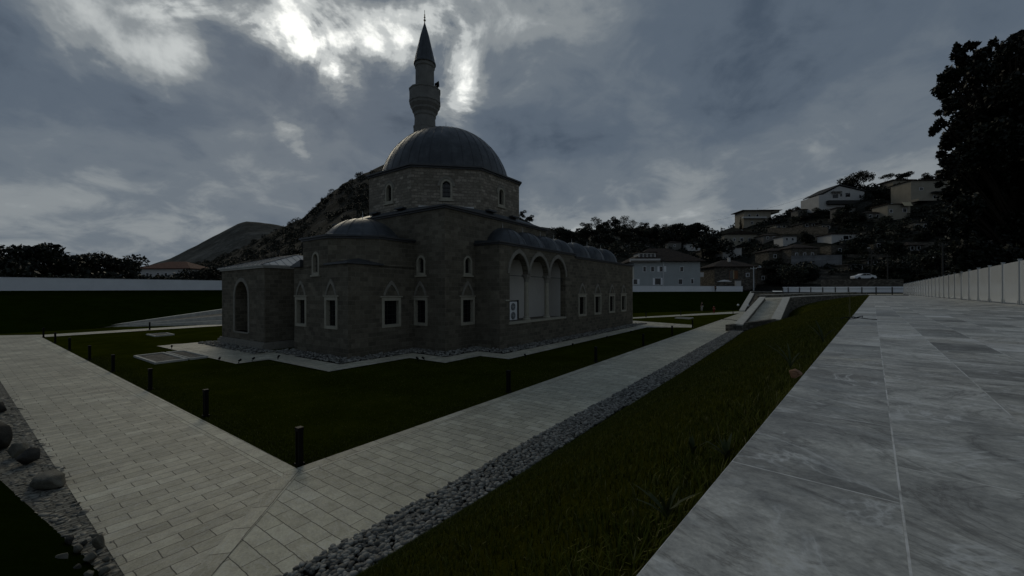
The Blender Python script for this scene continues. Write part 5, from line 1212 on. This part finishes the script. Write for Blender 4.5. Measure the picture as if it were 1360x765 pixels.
# ------------------------------------------------------------------ parked car
Dc = 92; ca = W(1146.5, 371.8, Dc); cr_ = empty('parked_car', ca, R(-8), label='white saloon car parked on the road along the slope', cat='car')
prof = [(-2.2,.35),(-2.25,.75),(-2.05,.92),(-1.2,1.0),(-.55,1.42),(.75,1.45),(1.35,1.02),(2.1,.92),(2.25,.6),(2.2,.35)]
bm = bmesh.new(); fpoly(bm, Frame(0, -.85, 1, 0), prof, -1.7, 0); bmesh.ops.bevel(bm, geom=[e for e in bm.edges if abs(e.verts[0].co.y-e.verts[1].co.y) < .01], offset=.08, segments=2, affect='EDGES'); obj('body', bm, 'car_paint', cr_)
bm = bmesh.new(); fpoly(bm, Frame(0, -.86, 1, 0), [(-1.05,1.0),(-.5,1.36),(.1,1.38),(.1,1.0)], -.01, .01); fpoly(bm, Frame(0, -.86, 1, 0), [(.16,1.0),(.16,1.38),(.7,1.38),(1.15,1.03)], -.01, .01); obj('side_window', bm, 'dark_glass', cr_)
for x in (-1.35, 1.35):
    for y in (-.86, .86):
        bm = bmesh.new(); lathe(bm, [(.2, -.1), (.33, -.1), (.33, .1), (.2, .1)], 0, 0, 18); bmesh.ops.transform(bm, matrix=Matrix.Translation((x, y*.93, .33)) @ Matrix.Rotation(R(90), 4, 'X'), verts=bm.verts); obj('wheel', bm, 'rubber', cr_)
slab = bmesh.new(); a, b, c, d = W(1090, 372.5, 88), W(1200, 372.5, 88), W(1200, 371.2, 99), W(1090, 371.2, 99); zz0 = ca.z
prism(slab, [(p.x, p.y) for p in (a, b, c, d)], zz0-2.5, zz0-.002); obj('hill_road', slab, 'old_stone', kind='structure')

# ------------------------------------------------------------------ people
def person(loc, h, yaw, top, legs, lb, child=False):
    """one skinned body, clothes and hair as children"""
    r = empty('person', loc, yaw, label=lb, cat='person'); s = h/1.75
    J = [((0,0,.95),.15),((0,0,1.15),.14),((0,0,1.38),.16),((0,0,1.50),.065),((0,-.01,1.62),.10),((0,-.01,1.70),.085),
         ((.19,0,1.40),.065),((.24,.02,1.13),.045),((.25,-.05,.88),.035),((.25,-.08,.80),.03),((-.19,0,1.40),.065),((-.25,.02,1.13),.045),((-.24,-.06,.90),.035),((-.24,-.09,.82),.03),
         ((.09,0,.88),.10),((.10,-.04,.50),.065),((.10,.02,.10),.04),((.10,-.12,.04),.035),((-.09,0,.88),.10),((-.11,.03,.50),.065),((-.12,.06,.10),.04),((-.12,-.08,.04),.035)]
    E = [(0,1),(1,2),(2,3),(3,4),(4,5),(2,6),(6,7),(7,8),(8,9),(2,10),(10,11),(11,12),(12,13),(0,14),(14,15),(15,16),(16,17),(0,18),(18,19),(19,20),(20,21)]
    def skin(idx, edges, grow, mat, name):
        mp = {k_: n_ for n_, k_ in enumerate(idx)}; me = bpy.data.meshes.new(name)
        me.from_pydata([Vector(J[k_][0])*s for k_ in idx], [(mp[a], mp[b]) for a, b in edges], [])
        o = bpy.data.objects.new(name, me); COL.objects.link(o); md = o.modifiers.new('s', 'SKIN')
        for k_, sv in zip(idx, me.skin_vertices[0].data): sv.radius = ((J[k_][1]+grow)*s,)*2
        me.skin_vertices[0].data[0].use_root = True
        o.modifiers.new('d', 'SUBSURF').levels = 1; bpy.context.view_layer.update()
        new = bpy.data.meshes.new_from_object(o.evaluated_get(bpy.context.evaluated_depsgraph_get())); o.modifiers.clear(); o.data = new
        new.materials.clear(); new.materials.append(MATS[mat]); o.parent = r
        for p in new.polygons: p.use_smooth = True
        return o
    skin(list(range(22)), E, 0, 'skin', 'body')
    skin([0,1,2,6,7,10,11], [(0,1),(1,2),(2,6),(6,7),(2,10),(10,11)], .018, top, 'shirt')
    skin([0,14,15,16,18,19,20], [(0,14),(14,15),(15,16),(0,18),(18,19),(19,20)], .018, legs, 'trousers')
    bm = bmesh.new(); bmesh.ops.create_uvsphere(bm, u_segments=12, v_segments=8, radius=.118*s, matrix=Matrix.Translation((0, .015*s, 1.69*s))); obj('hair', bm, 'cloth_black', r, smooth=True)
    return r
person(G(932.3, 413.4, .0), 1.74, .4, 'cloth_black', 'cloth_pale', 'person in a black top and pale trousers standing on the far path')
person(G(948.2, 416.2, .0), 1.28, 2.2, 'cloth_red', 'cloth_red', 'person in red clothes walking on the far path')
pw = W(950.2, 387.6, 95); person(pw, 1.65, .2, 'cloth_black', 'cloth_black', 'person in dark clothes standing in front of the far white wall')
# parasol and white chest by the wall
pp = W(962, 386.5, 101); r = empty('parasol', pp, label='pale open parasol behind the far white wall', cat='parasol'); ht = W(962, 371.8, 101).z-pp.z
bm = bmesh.new(); lathe(bm, [(1.75, ht-.45), (1.7, ht-.40), (.9, ht-.12), (.05, ht+.05)], 0, 0, 8, cap=False); lathe(bm, [(1.75, ht-.47), (0, ht-.1)], 0, 0, 8, cap=False); obj('canopy', bm, 'house_white', r)
bm = bmesh.new(); lathe(bm, [(.04, -.5), (.04, ht)], 0, 0, 8); obj('pole', bm, 'iron', r)
pc = W(980, 380.5, 102); bm = bmesh.new(); box(bm, -.65, .65, -.3, .3, -1, 1.35); box(bm, -.72, .72, -.36, .36, 1.353, 1.45); o = obj('utility_cabinet', bm, 'house_white', label='plain white utility cabinet above the end of the far white wall', cat='cabinet'); o.location = pc

# ------------------------------------------------------------------ rocks at the lower left
def rock(px, py, wpx, hpx, mat, lb, group=None, ang=0, elong=1., seed=0, z0=0, cat='rock', name='rock', D=None):
    p = G(px, py, z0) if D is None else W(px, py, D); k_ = p.y/F; bm = bmesh.new(); bmesh.ops.create_icosphere(bm, subdivisions=3, radius=1)
    a, b, c = wpx*k_/2, wpx*k_/2/max(elong, 1), hpx*k_/2
    for v_ in bm.verts:
        n_ = v_.co.copy(); q = 1+.22*mnoise.noise(n_*1.3+Vector((seed*7, 0, 0)))+.10*mnoise.noise(n_*3+Vector((0, seed, 0)))
        n_ = Vector([math.copysign(abs(t)**.72, t) for t in n_]); v_.co = Vector((n_.x*a, n_.y*b, n_.z*c))*q
    rq = random.Random(seed)
    for _ in range(15):
        nn = Vector((rq.gauss(0, 1), rq.gauss(0, 1), rq.gauss(0, .8))).normalized(); lim = rq.uniform(.56, .80)*math.sqrt((nn.x*a)**2+(nn.y*b)**2+(nn.z*c)**2)
        for v_ in bm.verts:
            e_ = v_.co.dot(nn)-lim
            if e_ > 0: v_.co -= nn*e_
    zmin = min(v_.co.z for v_ in bm.verts)
    for v_ in bm.verts: v_.co.z -= zmin*.88
    o = obj(name, bm, mat, label=lb, cat=cat, group=group); 
    for f in o.data.polygons: f.use_smooth = True
    o.location = (p.x, p.y, p.z); o.rotation_euler = (0, 0, ang); return o
rock(-2, 598, 36, 44, 'rock_dark', 'tall dark boulder at the left edge beside the path', seed=1)
rock(-2, 548, 16, 18, 'rock_dark', 'dark boulder at the far end of the rock row', seed=2)
rock(24, 606, 24, 20, 'rock', 'small pale stone between the boulders', seed=3)
rock(37, 616, 30, 26, 'rock_dark', 'dark wedge-shaped stone behind the long stone', seed=4, ang=.9, elong=1.5)
rock(64, 645, 84, 20, 'rock', 'long pale rounded stone lying on the path edge', seed=5, ang=math.atan2(*(lambda d: (d.y, d.x))(G(92, 652)-G(34, 612))), elong=2.8)
GR = 'rubble stones in the lower left corner'
for i_, (x, y, w_, h_) in enumerate([(60,762,22,22),(80,752,26,24),(104,735,18,16),(102,762,18,18),(120,748,20,20),(118,770,16,16),(40,766,18,16),(24,768,18,16),(132,728,16,34),(92,722,18,14),(138,762,16,18),(70,738,16,12),(8,766,16,14),(126,716,12,10),(50,748,14,12),(112,724,12,10),(142,745,10,12)]):
    rock(x, y, w_*.85, h_*.8, ['rock', 'rock_dark'][i_ % 3 == 0], 'grey rubble stone in the heap at the lower left corner', GR, ang=i_, seed=10+i_, elong=1.15)
pebbles('cobbles', np.stack([rng.uniform(-3.4, -2.72, 700), rng.uniform(-2.2, 14, 700), rng.uniform(-.012, -.004, 700)], -1), .075, 'rubble', 1, flat=.12, kind='stuff', label='uneven cobbles set along the outer edge of the left path', cat='cobbles')
# ochre stone at the terrace edge
rock(1056, 502, 18, 15, 'rock_orange', 'orange brown broken stone lying on the grass at the terrace edge', seed=40, D=W(1056, 502, 2.05).y, name='broken_stone', cat='stone')

# ------------------------------------------------------------------ grass blades
def blades(name, P, Nrm_h, hgt, wid, lean, lb):
    n = len(P); h = hgt*rng.uniform(.5, 1.35, (n, 1)); a = rng.uniform(0, 6.28, n); d = np.stack([np.cos(a), np.sin(a), np.zeros(n)], -1)
    side = np.stack([-d[:, 1], d[:, 0], np.zeros(n)], -1)*(wid*rng.uniform(.6, 1.3, (n, 1))); up = np.array([0, 0, 1.]); le = lean*rng.uniform(.2, 1.4, (n, 1))
    m1 = P+up*h*.55+d*h*le*.3; tip = P+up*h*(1-.3*le)+d*h*le
    V = np.stack([P-side, P+side, m1+side*.75, m1-side*.75, tip], 1).reshape(-1, 3); b = np.arange(n)[:, None]*5
    Fc = np.concatenate([b+np.array([[0, 1, 2]]), b+np.array([[0, 2, 3]]), b+np.array([[3, 2, 4]])], 0)
    c = rng.uniform(0, 1, n); cc = np.concatenate([c, c, c]); hv = np.array([[0, 0, .55], [0, .55, .55], [.55, .55, 1]]); hh_ = np.repeat(hv, n, 0)
    uv = np.stack([np.repeat(cc[:, None], 3, 1), hh_], -1)
    return npobj(name, V, Fc, 'blade', uvs=uv.reshape(-1, 2), place='uv', kind='stuff', label=lb, cat='grass')
def bank_pts(n, u0, u1, pw_=1.):
    # scattered between the toe and the terrace edge
    u = u0+(u1-u0)*rng.uniform(0, 1, n)**pw_; t = rng.uniform(0, 1, n); out_ = np.zeros((n, 3))
    for i_ in range(n):
        b1 = edge_v(u[i_])+.03; b0_ = toe(u[i_]); v_ = b0_+(b1-b0_)*t[i_]; out_[i_] = (u[i_], v_, bank_z(u[i_], v_)-.015)
    return out_
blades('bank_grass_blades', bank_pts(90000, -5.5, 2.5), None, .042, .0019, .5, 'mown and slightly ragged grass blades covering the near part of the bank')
blades('bank_grass_blades', bank_pts(60000, 2.5, 12), None, .05, .0035, .5, 'grass blades on the middle of the right bank')
blades('bank_grass_blades', bank_pts(30000, 12, 34), None, .05, .007, .4, 'grass blades on the far part of the right bank')
blades('bank_grass_blades', bank_pts(26000, 34, 74), None, .07, .013, .4, 'grass blades on the farthest stretch of the right bank beside the ramp')
# rank grass along the terrace edge
n = 9000; s = rng.uniform(-.5, 1, n)*0; s = rng.uniform(0, 1, n)**1.6*16-.6; w_ = np.abs(rng.normal(0, .16, n))+.02
Q = np.zeros((n, 3))
for i_ in range(n):
    p = tp(s[i_], -w_[i_]); u, v_ = w2uv(p); Q[i_] = (u, v_, bank_z(u, v_)-.02)
blades('edge_grass_blades', Q, None, .075, .0022, .6, 'longer rank grass growing along the terrace edge')
# lawn tufts near the path edges
n = 26000; u = rng.uniform(0.02, 24, n); e_ = np.abs(rng.normal(0, .5, n))+.02; first = rng.uniform(size=n) < .5
Q = np.where(first[:, None], np.stack([u, e_, np.full(n, -.03)], -1), np.stack([e_+.02+u*.008, u, np.full(n, -.03)], -1))
blades('lawn_edge_blades', Q, None, .055, .005, .4, 'short grass blades along the lawn edges')
n = 60000; u = rng.uniform(.2, 14, n); v_ = rng.uniform(.2, 14, n); Q = np.stack([u, v_, np.full(n, -.035)], -1); Q = Q[~((u > 5.8) & (v_ > 8.9))]
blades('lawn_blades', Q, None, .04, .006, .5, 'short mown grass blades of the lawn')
# weeds and stalks
def weed(px, py, D, hgt, n, mat, lb, spread=.5, leaf=.012, name='weed'):
    p = W(px, py, D); r = random.Random(int(px)); bm = bmesh.new()
    for i_ in range(n):
        a = r.uniform(0, 6.28); l = hgt*r.uniform(.6, 1.1); sp_ = spread*r.uniform(.3, 1); b = Vector((math.cos(a), math.sin(a), 0)); q = [b*l*sp_*t**1.6+Vector((0, 0, l*(t-.35*sp_*t*t))) for t in (0, .3, .6, .85, 1)]
        sd_ = Vector((-b.y, b.x, 0))
        vs_ = [[bm.verts.new(x-sd_*leaf*w__), bm.verts.new(x+sd_*leaf*w__)] for x, w__ in zip(q, (.4, .9, 1., .6, .05))]
        for c1, c2 in zip(vs_, vs_[1:]): bm.faces.new((c1[0], c1[1], c2[1], c2[0]))
    o = obj(name, bm, mat, label=lb, cat='weed'); o.location = p; return o
weed(1050, 489, 2.5, .20, 7, 'weed', 'broad-bladed weed above the orange stone', .9, .006)
weed(1093, 455, 3.6, .22, 8, 'weed', 'leafy weed tuft at the terrace edge beyond the orange stone', .8, .008)
weed(1129, 424, 5.8, .42, 4, 'dry_stalk', 'tall dry grass stalk beside the cable on the terrace edge', .25, .004)
weed(965, 610, 1.45, .10, 9, 'weed', 'low weed with wide leaves near the terrace edge', 1.1, .006)
weed(885, 690, 1.05, .09, 10, 'weed', 'flat weed close to the camera by the slab corner', 1.2, .005)
weed(920, 605, 1.7, .10, 7, 'weed', 'small weed in the middle of the grass bank', 1.0, .006)
# loop of black cable on the terrace edge
p0 = G(1138, 424, TZ+.01); bm = bmesh.new()
tube(bm, [p0+Vector(q) for q in [(-.22,.12,.0),(-.1,.16,.03),(.06,.14,.02),(.16,.05,.06),(.08,-.02,.02),(-.05,.03,.05),(-.2,-.02,.0),(0,-.06,.03),(.15,-.1,.01),(.28,-.12,.0)]], .008, 6)
obj('cable', bm, 'black_metal', label='loop of black cable lying on the terrace edge', cat='cable')
for pts, lb in (([(965,437.5),(970,439),(978,437),(984,433)], 'dark cable lying on the path in front of the ramp wall'), ([(955,424),(968,424),(980,426),(990,424)], 'dark cable lying across the path left of the ramp')):
    bm = bmesh.new(); tube(bm, [G(x, y, .03) for x, y in pts], .035, 5); obj('cable', bm, 'black_metal', label=lb, cat='cable')
